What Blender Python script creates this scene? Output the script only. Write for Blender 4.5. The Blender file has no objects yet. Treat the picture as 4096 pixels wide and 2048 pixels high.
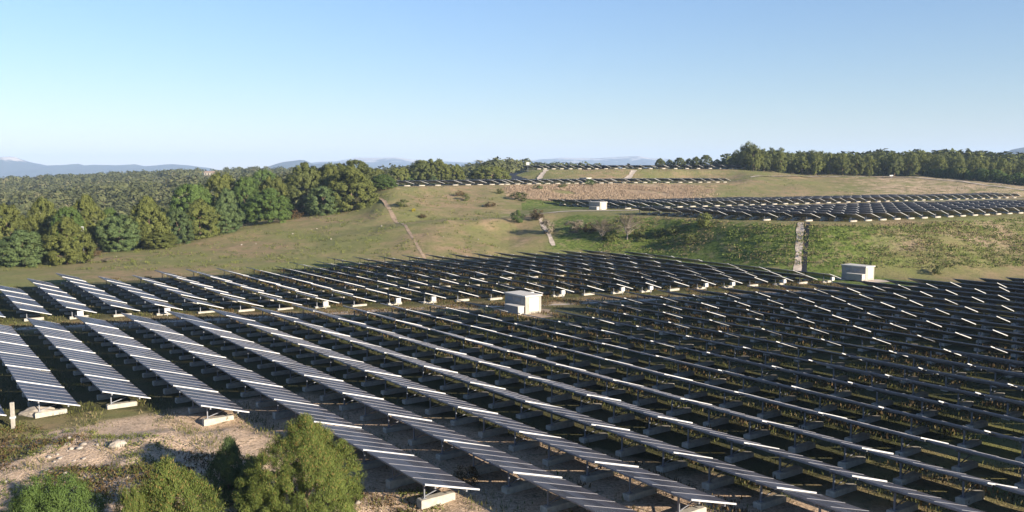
import bpy, math, random
import numpy as np
from mathutils import Vector, Matrix
from mathutils.geometry import delaunay_2d_cdt
R = math.radians
rng = np.random.default_rng(7); random.seed(7)
scene = bpy.context.scene
col = scene.collection

# ------------------------------------------------------------------ camera, sky, sun, exposure
CAM_F, CAM_P, CAM_R = 3476.3, 0.0957, -0.0028      # focal length (px of 4096), pitch down, roll
cam_d = bpy.data.cameras.new('camera'); cam = bpy.data.objects.new('camera', cam_d); col.objects.link(cam)
cam_d.sensor_width = 36; cam_d.lens = 36*CAM_F/4096; cam_d.clip_start = .5; cam_d.clip_end = 60000
cam.matrix_world = Matrix.Rotation(math.pi/2-CAM_P, 4, 'X') @ Matrix.Rotation(CAM_R, 4, 'Z')
scene.camera = cam
SUN_AZ, SUN_EL = 130, 16.4                          # clockwise from the viewing direction
w = bpy.data.worlds.new('World'); scene.world = w; w.use_nodes = True
nt = w.node_tree; bg = nt.nodes['Background']
sky = nt.nodes.new('ShaderNodeTexSky'); sky.sky_type = 'NISHITA'; sky.sun_disc = False
sky.sun_elevation = R(SUN_EL); sky.sun_rotation = R(SUN_AZ); sky.altitude = 300
sky.air_density = 1.0; sky.dust_density = 0.0; sky.ozone_density = 3.0
tcw = nt.nodes.new('ShaderNodeTexCoord'); spw = nt.nodes.new('ShaderNodeSeparateXYZ'); nt.links.new(tcw.outputs['Generated'], spw.inputs[0])
rw = nt.nodes.new('ShaderNodeValToRGB'); nt.links.new(spw.outputs[2], rw.inputs[0])
rw.color_ramp.elements[0].color = (.80,.70,.66,1); rw.color_ramp.elements[1].position = .24; rw.color_ramp.elements[1].color = (.86,.90,1,1)
mw = nt.nodes.new('ShaderNodeMix'); mw.data_type = 'RGBA'; mw.blend_type = 'MULTIPLY'; mw.inputs[0].default_value = 1
nt.links.new(sky.outputs[0], mw.inputs[6]); nt.links.new(rw.outputs[0], mw.inputs[7]); nt.links.new(mw.outputs[2], bg.inputs[0]); bg.inputs[1].default_value = 0.067
sl = bpy.data.lights.new('sun', 'SUN'); sl.energy = 5.0; sl.angle = R(.5); sl.color = (1, .87, .70)
so = bpy.data.objects.new('sun', sl); col.objects.link(so)
sd = Vector((math.sin(R(SUN_AZ))*math.cos(R(SUN_EL)), math.cos(R(SUN_AZ))*math.cos(R(SUN_EL)), math.sin(R(SUN_EL))))
so.rotation_euler = sd.to_track_quat('Z', 'Y').to_euler(); so.location = sd*50
scene.view_settings.view_transform = 'Standard'; scene.view_settings.look = 'None'
scene.view_settings.exposure = 1.45; scene.view_settings.gamma = 1
scene.cycles.volume_bounces = 1; scene.cycles.max_bounces = 6; scene.cycles.transparent_max_bounces = 6
scene.cycles.volume_step_rate = 4

# ------------------------------------------------------------------ frames of reference
AZ = 0.624
A = np.array([-math.sin(AZ), math.cos(AZ)])         # along a row, away
Q = np.array([math.cos(AZ), math.sin(AZ)])          # across the rows, to the right
PITCH, S = 4.18, 6.3
ROWA = AZ                                            # rotation of a table about z
def XY(u, t): p = Q*u + A*t; return float(p[0]), float(p[1])
def UT(x, y): return x*Q[0]+y*Q[1], x*A[0]+y*A[1]
def PX(sx, Y): return ((sx-2048)/CAM_F*Y, Y)         # a bearing of the photograph at depth Y
def ZP(sx, sy, Y): return -(sy-690)/CAM_F*Y
def ztop(u, t):
    z = -14.09 - .006*np.maximum(u-15, 0)
    return z - .0046*np.clip(t-33.5, -30, 57)*np.clip((104-t)/8, 0, 1)
H = 1.5
def zg(u, t): return ztop(u, t)-H

# ------------------------------------------------------------------ mesh helpers
def new_obj(name, me, parent=None, loc=None, rotz=0):
    o = bpy.data.objects.new(name, me); col.objects.link(o)
    if parent: o.parent = parent
    if loc is not None: o.location = loc
    if rotz: o.rotation_euler = (0, 0, rotz)
    return o
def tag(o, label=None, cat=None, group=None, kind=None):
    if label: o['label'] = label
    if cat: o['category'] = cat
    if group: o['group'] = group
    if kind: o['kind'] = kind
    return o
def empty(name, loc, rz=0):
    o = bpy.data.objects.new(name, None); col.objects.link(o); o.location = loc; o.rotation_euler = (0, 0, rz)
    o.empty_display_size = .3; return o
class MB:
    def __init__(s): s.v = []; s.f = []; s.m = []
    def add(s, vs, fs, m=0):
        k = len(s.v); s.v += [tuple(map(float, x)) for x in vs]; s.f += [tuple(k+i for i in f) for f in fs]; s.m += [m]*len(fs); return s
    def box(s, x0, x1, y0, y1, z0, z1, m=0):
        return s.hexa([(x0,y0,z0),(x1,y0,z0),(x1,y1,z0),(x0,y1,z0),(x0,y0,z1),(x1,y0,z1),(x1,y1,z1),(x0,y1,z1)], m)
    def hexa(s, v, m=0):
        return s.add(v, [(3,2,1,0),(4,5,6,7),(0,1,5,4),(1,2,6,5),(2,3,7,6),(3,0,4,7)], m)
    def bar(s, p, q, w, h, m=0, up=(0,0,1)):
        p, q = Vector(p), Vector(q); d = (q-p).normalized(); u = Vector(up); r = d.cross(u)
        if r.length < 1e-4: r = d.cross(Vector((1,0,0)))
        r.normalize(); u = r.cross(d).normalized(); r *= w/2; u *= h/2
        return s.hexa([p-r-u, p+r-u, q+r-u, q-r-u, p-r+u, p+r+u, q+r+u, q-r+u], m)
    def tube(s, pts, rad, n=6, m=0):
        k = len(s.v); pts = [Vector(p) for p in pts]
        for i, p in enumerate(pts):
            d = (pts[min(i+1, len(pts)-1)]-pts[max(i-1, 0)]).normalized()
            a = d.orthogonal().normalized(); b = d.cross(a)
            for j in range(n):
                t = 2*math.pi*j/n; s.v.append(tuple(p+(a*math.cos(t)+b*math.sin(t))*rad[i]))
        for i in range(len(pts)-1):
            for j in range(n):
                s.f.append((k+i*n+j, k+i*n+(j+1)%n, k+(i+1)*n+(j+1)%n, k+(i+1)*n+j)); s.m.append(m)
        s.f.append(tuple(k+(len(pts)-1)*n+j for j in range(n))); s.m.append(m)
        return s
    def mesh(s, name, mats, smooth=False):
        me = bpy.data.meshes.new(name); me.from_pydata(s.v, [], s.f)
        for m in (mats if isinstance(mats, (list, tuple)) else [mats]): me.materials.append(m)
        me.polygons.foreach_set('material_index', s.m)
        if smooth: me.polygons.foreach_set('use_smooth', [True]*len(s.f))
        me.update(); return me
    def build(s, name, mats, parent=None, loc=None, rotz=0, smooth=False):
        return new_obj(name, s.mesh(name, mats, smooth), parent, loc, rotz)
def np_mesh(name, V, F, mats, midx=None, tone=None, smooth=False):
    """V (n,3), F (m,k) with k = 3 or 4, tone per vertex"""
    V = np.asarray(V, np.float32); F = np.asarray(F, np.int32); k = F.shape[1]
    me = bpy.data.meshes.new(name); me.vertices.add(len(V)); me.vertices.foreach_set('co', V.ravel())
    me.loops.add(F.size); me.loops.foreach_set('vertex_index', F.ravel())
    me.polygons.add(len(F)); me.polygons.foreach_set('loop_start', np.arange(0, F.size, k, dtype=np.int32))
    me.polygons.foreach_set('loop_total', np.full(len(F), k, np.int32))
    for m in (mats if isinstance(mats, (list, tuple)) else [mats]): me.materials.append(m)
    if midx is not None: me.polygons.foreach_set('material_index', np.asarray(midx, np.int32))
    if smooth: me.polygons.foreach_set('use_smooth', np.ones(len(F), bool))
    me.update(calc_edges=True)
    if tone is not None:
        at = me.attributes.new('tone', 'FLOAT', 'POINT'); at.data.foreach_set('value', np.asarray(tone, np.float32))
    return me

# ------------------------------------------------------------------ materials
def mat(name):
    m = bpy.data.materials.new(name); m.use_nodes = True; return m, m.node_tree, m.node_tree.nodes['Principled BSDF']
def N(nt, t, **k):
    n = nt.nodes.new(t)
    for a, b in k.items(): setattr(n, a, b)
    return n
def L(nt, a, b): nt.links.new(a, b)
def noise(nt, vec, scale, detail=4, rough=.6, dist=0):
    n = N(nt, 'ShaderNodeTexNoise'); n.inputs['Scale'].default_value = scale; n.inputs['Detail'].default_value = detail
    n.inputs['Roughness'].default_value = rough; n.inputs['Distortion'].default_value = dist
    if vec is not None: L(nt, vec, n.inputs['Vector'])
    return n.outputs[0]
def ramp(nt, fac, stops):
    r = N(nt, 'ShaderNodeValToRGB'); e = r.color_ramp.elements
    while len(e) < len(stops): e.new(.5)
    for el, (p, c) in zip(e, stops): el.position = p; el.color = (c if len(c) == 4 else (*c, 1)) if isinstance(c, tuple) else (c, c, c, 1)
    L(nt, fac, r.inputs[0]); return r.outputs[0]
def mix(nt, f, a, b, mode='MIX'):
    n = N(nt, 'ShaderNodeMix', data_type='RGBA', blend_type=mode)
    for s, v in ((n.inputs[0], f), (n.inputs[6], a), (n.inputs[7], b)):
        if isinstance(v, (int, float)): s.default_value = v
        elif isinstance(v, tuple): s.default_value = (*v, 1) if len(v) == 3 else v
        else: L(nt, v, s)
    return n.outputs[2]
def simple(name, c, rough=.7, metal=0, var=.25, scale=3, bump=0, spec=.5):
    m, nt, b = mat(name); tc = N(nt, 'ShaderNodeTexCoord').outputs['Object']
    geo = N(nt, 'ShaderNodeNewGeometry').outputs['Position']
    f = noise(nt, geo, scale, 6)
    L(nt, ramp(nt, f, [(.3, tuple(x*(1-var) for x in c)), (.7, tuple(min(1, x*(1+var)) for x in c))]), b.inputs['Base Color'])
    b.inputs['Roughness'].default_value = rough; b.inputs['Metallic'].default_value = metal
    b.inputs['Specular IOR Level'].default_value = spec
    if bump:
        bn = N(nt, 'ShaderNodeBump'); bn.inputs['Strength'].default_value = bump; bn.inputs['Distance'].default_value = .03
        L(nt, noise(nt, geo, scale*6, 5), bn.inputs['Height']); L(nt, bn.outputs[0], b.inputs['Normal'])
    return m
M = {}
M['white_metal'] = simple('white_metal', (.47,.475,.48), .45, 0, .05)
M['galv'] = simple('galvanised_steel', (.20,.21,.24), .5, .5, .15)
M['clamp'] = simple('grey_clamp_rail', (.22,.22,.24), .5, .1, .1)
M['dark_back'] = simple('panel_back_glass', (.016,.019,.026), .35, 0, .3)
M['concrete'] = simple('ballast_concrete', (.36,.335,.29), .9, 0, .22, 4, .4)
M['render_wall'] = simple('pale_render_wall', (.30,.275,.24), .9, 0, .12, 2, .3)
M['roof_slab'] = simple('roof_slab', (.50,.47,.42), .9, 0, .12, 2)
M['door'] = simple('white_door', (.62,.58,.52), .5, 0, .04)
M['louvre'] = simple('louvre_grey', (.30,.31,.33), .6, .2, .1)
M['path'] = simple('pale_path_gravel', (.44,.37,.30), .95, 0, .3, .9, .5)
M['soil'] = simple('reddish_soil', (.285,.205,.135), .95, 0, .3, .9, .5)
M['rock'] = simple('pale_rock', (.30,.265,.225), .95, 0, .35, 1.5, .6)
M['bark'] = simple('bark', (.13,.09,.06), .95, 0, .3, 4)
M['pale_bark'] = simple('pale_bark', (.34,.29,.25), .95, 0, .2, 4)
M['terracotta'] = simple('terracotta_roof', (.30,.21,.16), .9, 0, .2, .5)
M['house_wall'] = simple('cream_house_wall', (.38,.34,.28), .9, 0, .08, .3)
M['glass_dark'] = simple('dark_window', (.03,.035,.04), .15, 0, .1)
M['liner'] = simple('black_basin_liner', (.012,.013,.016), .7, 0, .3)
# thin-film module: dark glass with faint stripes along the row, dusted
def panel_mat():
    m, nt, b = mat('thin_film_glass'); tc = N(nt, 'ShaderNodeTexCoord').outputs['Object']
    geo = N(nt, 'ShaderNodeNewGeometry').outputs['Position']
    sx = N(nt, 'ShaderNodeSeparateXYZ'); L(nt, tc, sx.inputs[0])
    mm = N(nt, 'ShaderNodeMath', operation='MULTIPLY'); L(nt, sx.outputs[0], mm.inputs[0]); mm.inputs[1].default_value = 1/.725
    fl = N(nt, 'ShaderNodeMath', operation='FLOOR'); L(nt, mm.outputs[0], fl.inputs[0])
    my = N(nt, 'ShaderNodeMath', operation='MULTIPLY'); L(nt, sx.outputs[1], my.inputs[0]); my.inputs[1].default_value = 1/1.184
    fy = N(nt, 'ShaderNodeMath', operation='FLOOR'); L(nt, my.outputs[0], fy.inputs[0])
    oi = N(nt, 'ShaderNodeObjectInfo')
    cb = N(nt, 'ShaderNodeCombineXYZ'); L(nt, fl.outputs[0], cb.inputs[0]); L(nt, fy.outputs[0], cb.inputs[1]); L(nt, oi.outputs['Random'], cb.inputs[2])
    wn = N(nt, 'ShaderNodeTexWhiteNoise'); L(nt, cb.outputs[0], wn.inputs[0])
    dust = noise(nt, geo, .6, 5)
    c1 = mix(nt, wn.outputs[0], (.034,.036,.048), (.058,.058,.072))
    c2 = mix(nt, ramp(nt, dust, [(.45, 0.0), (.75, .45)]), c1, (.10,.095,.09))
    L(nt, c2, b.inputs['Base Color']); b.inputs['Roughness'].default_value = .26
    gl = N(nt, 'ShaderNodeBsdfGlossy'); gl.inputs['Roughness'].default_value = .22; gl.inputs[0].default_value = (.95,.93,.97,1)
    fr = N(nt, 'ShaderNodeFresnel'); fr.inputs[0].default_value = 1.5
    fm = N(nt, 'ShaderNodeMapRange'); L(nt, fr.outputs[0], fm.inputs[0]); fm.inputs[1].default_value = .04; fm.inputs[3].default_value = .03; fm.inputs[4].default_value = .40
    mx = N(nt, 'ShaderNodeMixShader'); L(nt, fm.outputs[0], mx.inputs[0]); L(nt, b.outputs[0], mx.inputs[1]); L(nt, gl.outputs[0], mx.inputs[2]); L(nt, mx.outputs[0], nt.nodes['Material Output'].inputs[0])
    rr = N(nt, 'ShaderNodeMapRange'); L(nt, wn.outputs[0], rr.inputs[0]); rr.inputs[3].default_value = .2; rr.inputs[4].default_value = .34
    L(nt, rr.outputs[0], gl.inputs['Roughness']); b.inputs['Specular IOR Level'].default_value = 0
    return m
M['panel'] = panel_mat()
def foliage(name, dark, light, tip=None):
    m, nt, b = mat(name)
    a = N(nt, 'ShaderNodeAttribute', attribute_name='tone'); oi = N(nt, 'ShaderNodeObjectInfo')
    geo = N(nt, 'ShaderNodeNewGeometry').outputs['Position']
    c = ramp(nt, a.outputs['Fac'], [(0, dark), (1, light)] if tip is None else [(0, dark), (.8, light), (1, tip)])
    c = mix(nt, .22, c, mix(nt, noise(nt, geo, .35, 2), (.03,.05,.015), (.17,.15,.04)))
    h = N(nt, 'ShaderNodeHueSaturation'); L(nt, c, h.inputs['Color'])
    mr = N(nt, 'ShaderNodeMapRange'); L(nt, oi.outputs['Random'], mr.inputs[0]); mr.inputs[3].default_value = .86; mr.inputs[4].default_value = 1.16
    L(nt, mr.outputs[0], h.inputs['Value']); L(nt, h.outputs[0], b.inputs['Base Color'])
    b.inputs['Roughness'].default_value = .75; b.inputs['Specular IOR Level'].default_value = .2
    tr = N(nt, 'ShaderNodeBsdfTranslucent'); L(nt, h.outputs[0], tr.inputs[0])
    ms = N(nt, 'ShaderNodeMixShader'); ms.inputs[0].default_value = .12
    L(nt, b.outputs[0], ms.inputs[1]); L(nt, tr.outputs[0], ms.inputs[2])
    L(nt, ms.outputs[0], nt.nodes['Material Output'].inputs[0]); return m
M['f_olive'] = foliage('olive_pine_foliage', (.040,.056,.014), (.155,.175,.042))
M['f_green'] = foliage('green_pine_foliage', (.026,.056,.012), (.085,.150,.034))
M['f_blue'] = foliage('blue_green_pine_foliage', (.030,.055,.022), (.095,.150,.055))
M['f_dark'] = foliage('dark_pine_foliage', (.028,.045,.014), (.115,.135,.040))
M['f_wood'] = foliage('far_wood_foliage', (.050,.064,.028), (.115,.125,.055), (.155,.135,.085))
M['f_near'] = foliage('near_pine_foliage', (.028,.050,.010), (.110,.152,.030), (.26,.15,.06))
M['f_brown'] = foliage('russet_weeds', (.035,.022,.012), (.130,.070,.036))
M['f_straw'] = foliage('straw_grass', (.10,.085,.04), (.36,.28,.16))
M['f_grass'] = foliage('green_grass', (.030,.040,.010), (.115,.12,.028))
M['f_lush'] = foliage('lush_grass', (.045,.075,.014), (.15,.195,.040))
M['f_gorse'] = foliage('yellow_gorse', (.16,.14,.01), (.60,.48,.02))
M['f_pink'] = foliage('dry_pink_stalks', (.26,.18,.13), (.50,.38,.29))
M['f_twig'] = foliage('bare_twigs', (.11,.09,.07), (.24,.20,.16))

# ------------------------------------------------------------------ terrain
FARN = {-2:97.5,-1:97,0:96.16,1:94.87,2:93.84,3:92.44,4:91.4,5:90.3,6:89.31,7:87.9,8:87.1,9:85.8,10:84.3,11:71.5,12:71.4,13:76.2,14:80.25,15:78.5,16:77.3,17:76,18:74.7,19:73.3,20:72.3,21:70.4,22:69.4,23:68.4,24:66.9,25:65.9,26:61.8,27:60.3,28:58.6,29:57.2,30:55.9}
PN, PE, PI = [], [], []
def pl(pts):                                         # a breakline
    k = len(PN)
    for x, y, z in pts: PN.append((x, y, z))
    for i in range(len(pts)-1): PE.append((k+i, k+i+1))
def G(u, t, z=None): x, y = XY(u, t); return (x, y, float(zg(u, t)) if z is None else z)
def V3(sx, Y, sy=None, z=None): x, y = PX(sx, Y); return (x, y, ZP(sx, sy, Y) if z is None else z)
ZT, ZE, ZF = -8.9, -3.75, 1.35
toe = [G(-60,118), G(-10,133), G(10,138), G(20,142), G(33,142), G(48,139.5), G(57,142.5), G(75,139), G(95,134), G(112,122), G(116.5,114), G(117,88), G(123,77), G(140,63), G(160,50), G(200,26), G(300,-30)]
pl(toe)
pl([(-1.5e1,185,-10.2), V3(2100,192,z=-10.0), V3(2159,196,z=ZT-.1), V3(2250,196,z=ZT), V3(2400,196,z=ZT), V3(2520,186,z=ZT), G(126.5,127,ZT), G(126.5,100,ZT), G(131,89,ZT), G(138,84.5,ZT), G(188,80,ZT), G(260,74,ZT), G(340,60,ZT)])
# back of the upper terrace
pl([V3(2120,222,z=-8.9), V3(2300,236,z=ZT), V3(2600,256,z=ZT), V3(3000,276,z=ZT), V3(3500,292,z=ZT), V3(3900,296,z=ZT), V3(4300,300,z=ZT), V3(5200,310,z=ZT)])
# terrace E front and back
pl([V3(1560,236,z=ZE), V3(1700,243,z=ZE), V3(1900,258,z=ZE), V3(2250,284,z=ZE), V3(2650,303,z=ZE), V3(2960,309,z=ZE)])
pl([V3(1500,262,z=ZE), V3(1700,268,z=ZE), V3(1900,290,z=ZE), V3(2250,322,z=ZE), V3(2650,334,z=ZE), V3(2900,334,z=ZE)])
# terrace F
pl([V3(2000,346,z=-2.4), V3(2160,348,z=ZF), V3(2400,349,z=ZF), V3(2700,350,z=ZF), V3(2960,352,z=ZF-.4)])
pl([V3(2000,400,z=-2.0), V3(2400,420,z=ZF), V3(3000,430,z=ZF)])
# brown hill at the right, forest rise behind
pl([V3(3020,335,z=-1.6), V3(3250,345,z=-1.7), V3(3500,350,z=-2.0), V3(3650,345,z=-2.1), V3(3850,330,z=-3.6), V3(4096,308,z=-6.3), V3(4400,300,z=-7.6)])
pl([V3(3000,440,z=-1.6), V3(3250,455,z=-.6), V3(3500,460,z=1.2), V3(3900,460,z=.9), V3(4300,450,z=-1.5), V3(5000,450,z=-3)])
# hillside at the left
pl([V3(-600,150,z=-16.5), V3(0,149,z=-15.8), V3(250,160,z=-15.7), V3(450,173,z=-15.5), V3(750,180,z=-14.8), V3(900,189,z=-13.3), V3(1090,206,z=-11.7), V3(1400,224,z=-9.8)])
pl([V3(1560,226,z=-5.8), V3(1800,240,z=-5.6), V3(2000,246,z=-6.0)])
pl([V3(1500,196,z=-11.6), V3(1800,205,z=-10.9), V3(2020,208,z=-10.6)])
for sx, Y, z in [(1200,180,-14.2),(2050,186,-13.2),(2080,232,-8.0),(2300,262,-6.6),(2600,283,-6.2),(2900,292,-6.6),(3300,322,-5.4),(3700,325,-5.2),
                 (2140,181,-12.8),(2800,345,-1.4)]: PN.append(V3(sx, Y, z=z))
# valley and wooded plateau beyond
for sx, Y, z in [(-1500,220,-24),(-300,190,-18.5),(200,200,-17.5),(600,215,-16),(900,240,-13.5),(1200,262,-10.5),(1400,270,-7.5),(1500,300,-6),(1900,330,-5),
                 (-1500,320,-27),(0,300,-25),(500,320,-22),(1000,330,-15),(1300,350,-9),(1700,380,-6.5),
                 (-1500,600,-24),(0,600,-21),(700,600,-16),(1300,600,-8),(2000,560,-6.0),(2600,560,-5),(3200,600,-1),(3900,620,.5),(5000,600,-3),
                 (-1500,1100,-17),(0,1100,-14),(700,1100,-9),(1300,1100,-5),(2000,1000,-4),(2600,1000,-6),(3500,1000,0),(5500,1100,0),
                 (-2500,2300,-30),(0,2300,-28),(1200,2300,-20),(2200,2300,-24),(4000,2300,-24),(6000,2300,-20)]: PN.append(V3(sx, Y, z=z))
for sx, Y, z in [(560,600,-8.6),(700,600,-7.6),(560,690,-8.2),(800,720,-5.0),(860,830,-1.6),(1092,550,-3.2),(1815,470,-1.6)]: PN.append(V3(sx, Y, z=z))
for x, y in [(-12500,-4000),(12500,-4000),(-12500,3000),(12500,3000),(-12500,12500),(12500,12500),(-2000,3500),(2500,3500),(-6000,9000),(6000,9000)]: PN.append((x, y, -45))
# lower plateau samples
for u in range(-20, 150, 14):
    for t in range(-20, 134, 14):
        lim = 133 if u < 90 else (118 if u < 114 else 0)
        if t < lim and not (u > 108 and t > 100): PN.append(G(u, t))
        elif t < 70-(u-118)*.62 and u > 112: PN.append(G(u, t))
for u, t in [(-40,20),(-60,60),(-60,100),(-40,-30),(60,-60),(160,-20),(200,-60)]: PN.append(G(u, t))
for x, y, z in [(-12,33,-17.2),(-30,38,-17.6),(-20,29,-18.8),(-45,44,-18),(-8,26,-18.4),(-40,25,-21),(-90,50,-20),(-60,0,-24)]: PN.append((x, y, z))
P2 = [p[:2] for p in PN]
tv, te, tf, ov, oe, of_ = delaunay_2d_cdt([Vector(p) for p in P2], PE, [], 0, 1e-3)
tz = np.array([PN[o[0]][2] if o else -15.6 for o in ov]); tv = np.array([tuple(v) for v in tv])
for i, o in enumerate(ov):                           # crossings: nearest input height
    if not o:
        d = ((np.array(P2)-tv[i])**2).sum(1); tz[i] = PN[int(d.argmin())][2]
def interp(px, py):
    z = np.full(px.shape, -45.0); done = np.zeros(px.shape, bool)
    for f in tf:
        if len(f) != 3: continue
        a, b, c = tv[list(f)]
        x0, x1 = min(a[0],b[0],c[0])-.01, max(a[0],b[0],c[0])+.01; y0, y1 = min(a[1],b[1],c[1])-.01, max(a[1],b[1],c[1])+.01
        m = np.nonzero((px >= x0) & (px <= x1) & (py >= y0) & (py <= y1) & ~done)[0]
        if not len(m): continue
        X, Y = px[m], py[m]
        d = (b[1]-c[1])*(a[0]-c[0])+(c[0]-b[0])*(a[1]-c[1])
        if abs(d) < 1e-9: continue
        l1 = ((b[1]-c[1])*(X-c[0])+(c[0]-b[0])*(Y-c[1]))/d; l2 = ((c[1]-a[1])*(X-c[0])+(a[0]-c[0])*(Y-c[1]))/d; l3 = 1-l1-l2
        k = (l1 > -1e-5) & (l2 > -1e-5) & (l3 > -1e-5)
        z[m[k]] = l1[k]*tz[f[0]]+l2[k]*tz[f[1]]+l3[k]*tz[f[2]]; done[m[k]] = True
    return z
def axis(lo, d0, d1, hi, step, ratio=1.12):
    a = list(np.arange(d0, d1+.01, step)); s = step; v = d1
    while v < hi: s *= ratio; v += s; a.append(min(v, hi))
    s = step; v = d0
    while v > lo: s *= ratio; v -= s; a.insert(0, max(v, lo))
    return np.array(a)
GX = axis(-12000, -140, 200, 12000, 1.7); GY = axis(-3500, 24, 350, 12000, 1.7)
gx, gy = np.meshgrid(GX, GY)
gz = interp(gx.ravel(), gy.ravel()).reshape(gx.shape)
for _ in range(2):                                   # soften the breaks
    p = np.pad(gz, 1, mode='edge'); gz = (p[1:-1,1:-1]*2+p[:-2,1:-1]+p[2:,1:-1]+p[1:-1,:-2]+p[1:-1,2:])/6
def zat(x, y):
    x = np.asarray(x, float); y = np.asarray(y, float)
    i = np.clip(np.searchsorted(GX, x)-1, 0, len(GX)-2); j = np.clip(np.searchsorted(GY, y)-1, 0, len(GY)-2)
    fx = (x-GX[i])/(GX[i+1]-GX[i]); fy = (y-GY[j])/(GY[j+1]-GY[j])
    return (gz[j,i]*(1-fx)+gz[j,i+1]*fx)*(1-fy)+(gz[j+1,i]*(1-fx)+gz[j+1,i+1]*fx)*fy
FX = np.unique(np.round(np.concatenate([GX, np.arange(-36, 2, .55)]), 2)); FY = np.unique(np.round(np.concatenate([GY, np.arange(27, 63, .55)]), 2))
fx_, fy_ = np.meshgrid(FX, FY); nz_ = zat(fx_, fy_); GX, GY, gx, gy, gz = FX, FY, fx_, fy_, nz_
def vnoise(x, y, s, seed=0):
    x, y = x/s, y/s; xi, yi = np.floor(x).astype(int), np.floor(y).astype(int); fx, fy = x-xi, y-yi
    fx, fy = fx*fx*(3-2*fx), fy*fy*(3-2*fy)
    def h(a, b):
        n = (a*374761393+b*668265263+seed*974634777) & 0x7fffffff; n = (n ^ (n >> 13))*1274126177 & 0x7fffffff
        return ((n ^ (n >> 16)) & 0xffff)/65535.
    return (h(xi,yi)*(1-fx)+h(xi+1,yi)*fx)*(1-fy)+(h(xi,yi+1)*(1-fx)+h(xi+1,yi+1)*fx)*fy
gu, gt = UT(gx, gy)
lowfield = ((gt < 138) & (gu > -6) & (gt > 20) & (gz < zg(gu, gt)+.5)).astype(float)
amp = np.where(gy < 360, .22, 1.2)*(1-.85*lowfield)
terr_flat = (np.abs(gz-ZT) < .25) | (np.abs(gz-ZE) < .15)
amp = np.where(terr_flat & (gy < 340), .04, amp)
gz = gz + amp*((vnoise(gx,gy,5,1)-.5)*1.6+(vnoise(gx,gy,2.3,2)-.5)*.8) + np.where(gy > 450, 5*(vnoise(gx,gy,90,3)-.5), 0)
# mounds of rubble in the foreground corner
fg = np.clip((24-gu)/8, 0, 1)*np.clip((60-gt)/6, 0, 1)*np.clip(gy/20, 0, 1)*(gu > -60)
gz = gz + fg*((vnoise(gx,gy,4.1,8)-.5)*.9+(vnoise(gx,gy,1.9,9)-.5)*.45+(vnoise(gx,gy,.8,10)-.5)*.22)
def zat(x, y):
    x = np.asarray(x, float); y = np.asarray(y, float)
    i = np.clip(np.searchsorted(GX, x)-1, 0, len(GX)-2); j = np.clip(np.searchsorted(GY, y)-1, 0, len(GY)-2)
    fx = (x-GX[i])/(GX[i+1]-GX[i]); fy = (y-GY[j])/(GY[j+1]-GY[j])
    return (gz[j,i]*(1-fx)+gz[j,i+1]*fx)*(1-fy)+(gz[j+1,i]*(1-fx)+gz[j+1,i+1]*fx)*fy
# ground cover: R lush green, G bare stony soil, B dry pinkish stalks
sxp = 2048+CAM_F*gx/np.maximum(gy, 1)
def blob(u0, u1, v0, v1, a, b, soft):
    return np.clip((a-u0)/soft, 0, 1)*np.clip((u1-a)/soft, 0, 1)*np.clip((b-v0)/soft, 0, 1)*np.clip((v1-b)/soft, 0, 1)
n1 = vnoise(gx, gy, 14, 21); n2 = vnoise(gx, gy, 6, 22); n3 = vnoise(gx, gy, 30, 23)
low = (gz > -15.2) & (gz < -9.2)
lush = blob(84, 400, -60, 150, gu, gt, 4)*low*np.clip(n1*1.2+.35, 0, 1)
lush *= np.clip(1-(sxp-3250)/900, .35, 1)*np.clip((sxp-2120)/160, 0, 1)
lush = np.maximum(lush, blob(112, 126, 60, 150, gu, gt, 3)*.9)
lush = np.maximum(lush, .7*((gz > -9.4) & (gz < -7) & (sxp > 2090) & (sxp < 2700) & (gy > 214) & (gy < 270)))
lush = np.maximum(lush, .55*((sxp > 2700) & (sxp < 3300) & (gy > 285) & (gy < 330))*np.clip(n3*2-.4, 0, 1))
lush = np.maximum(lush, .35*blob(-60, 10, 98, 150, gu, gt, 6)*n1)
lush = np.maximum(lush, .10*((gz > -4.1) & (gy > 330) & (gy < 350) & (sxp > 1900) & (sxp < 3000)))
bare = np.zeros_like(gx)
bare = np.maximum(bare, np.clip((30-gu-(gt-52)*.3)/7, 0, 1)*np.clip((61-gt)/4, 0, 1)*np.clip(.5+n2*1.2, 0, 1)*(gy > 5))
bare = np.maximum(bare, np.clip(1.4-np.abs(gt-(103.6-.30*gu))/2.2, 0, 1)*(gu > -30)*(gu < 112)*(.25+.6*n2))
bare = np.maximum(bare, .40*np.clip(n3*2.4-1.3, 0, 1)*n2*(gy < 345)*(gz > -15))
bare = np.maximum(bare, .8*((sxp > 3880) & (sxp < 4080) & (gy < 150) & (gz > -12) & (gz < -10)))
bare = np.maximum(bare, .42*np.clip((sxp-3050)/500, 0, 1)*np.clip((gy-285)/15, 0, 1)*(gy < 352))
dry = .9*(gz > -8.4)*(gz < ZE-.2)*np.clip((sxp-2000)/60, 0, 1)*np.clip((2860-sxp)/200, 0, 1)*(gy > 238)*(gy < 330)*np.clip(n1*1.6, 0, 1)
dry = np.maximum(dry, .55*n2*(gz > -10)*np.clip((sxp-1830)/90, 0, 1)*np.clip((2110-sxp)/60, 0, 1)*(gy > 205)*(gy < 250))
dry = np.maximum(dry, .75*((sxp > 3250) & (gy > 125) & (gy < 180) & (gz > -13.5) & (gz < -9.2))*np.clip(n2*1.8-.5, 0, 1))
dry = np.maximum(dry, .6*((sxp > 2700) & (gy > 128) & (gy < 175) & (gz > -12.5) & (gz < -9.3))*np.clip(n1*2-.7, 0, 1))
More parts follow.
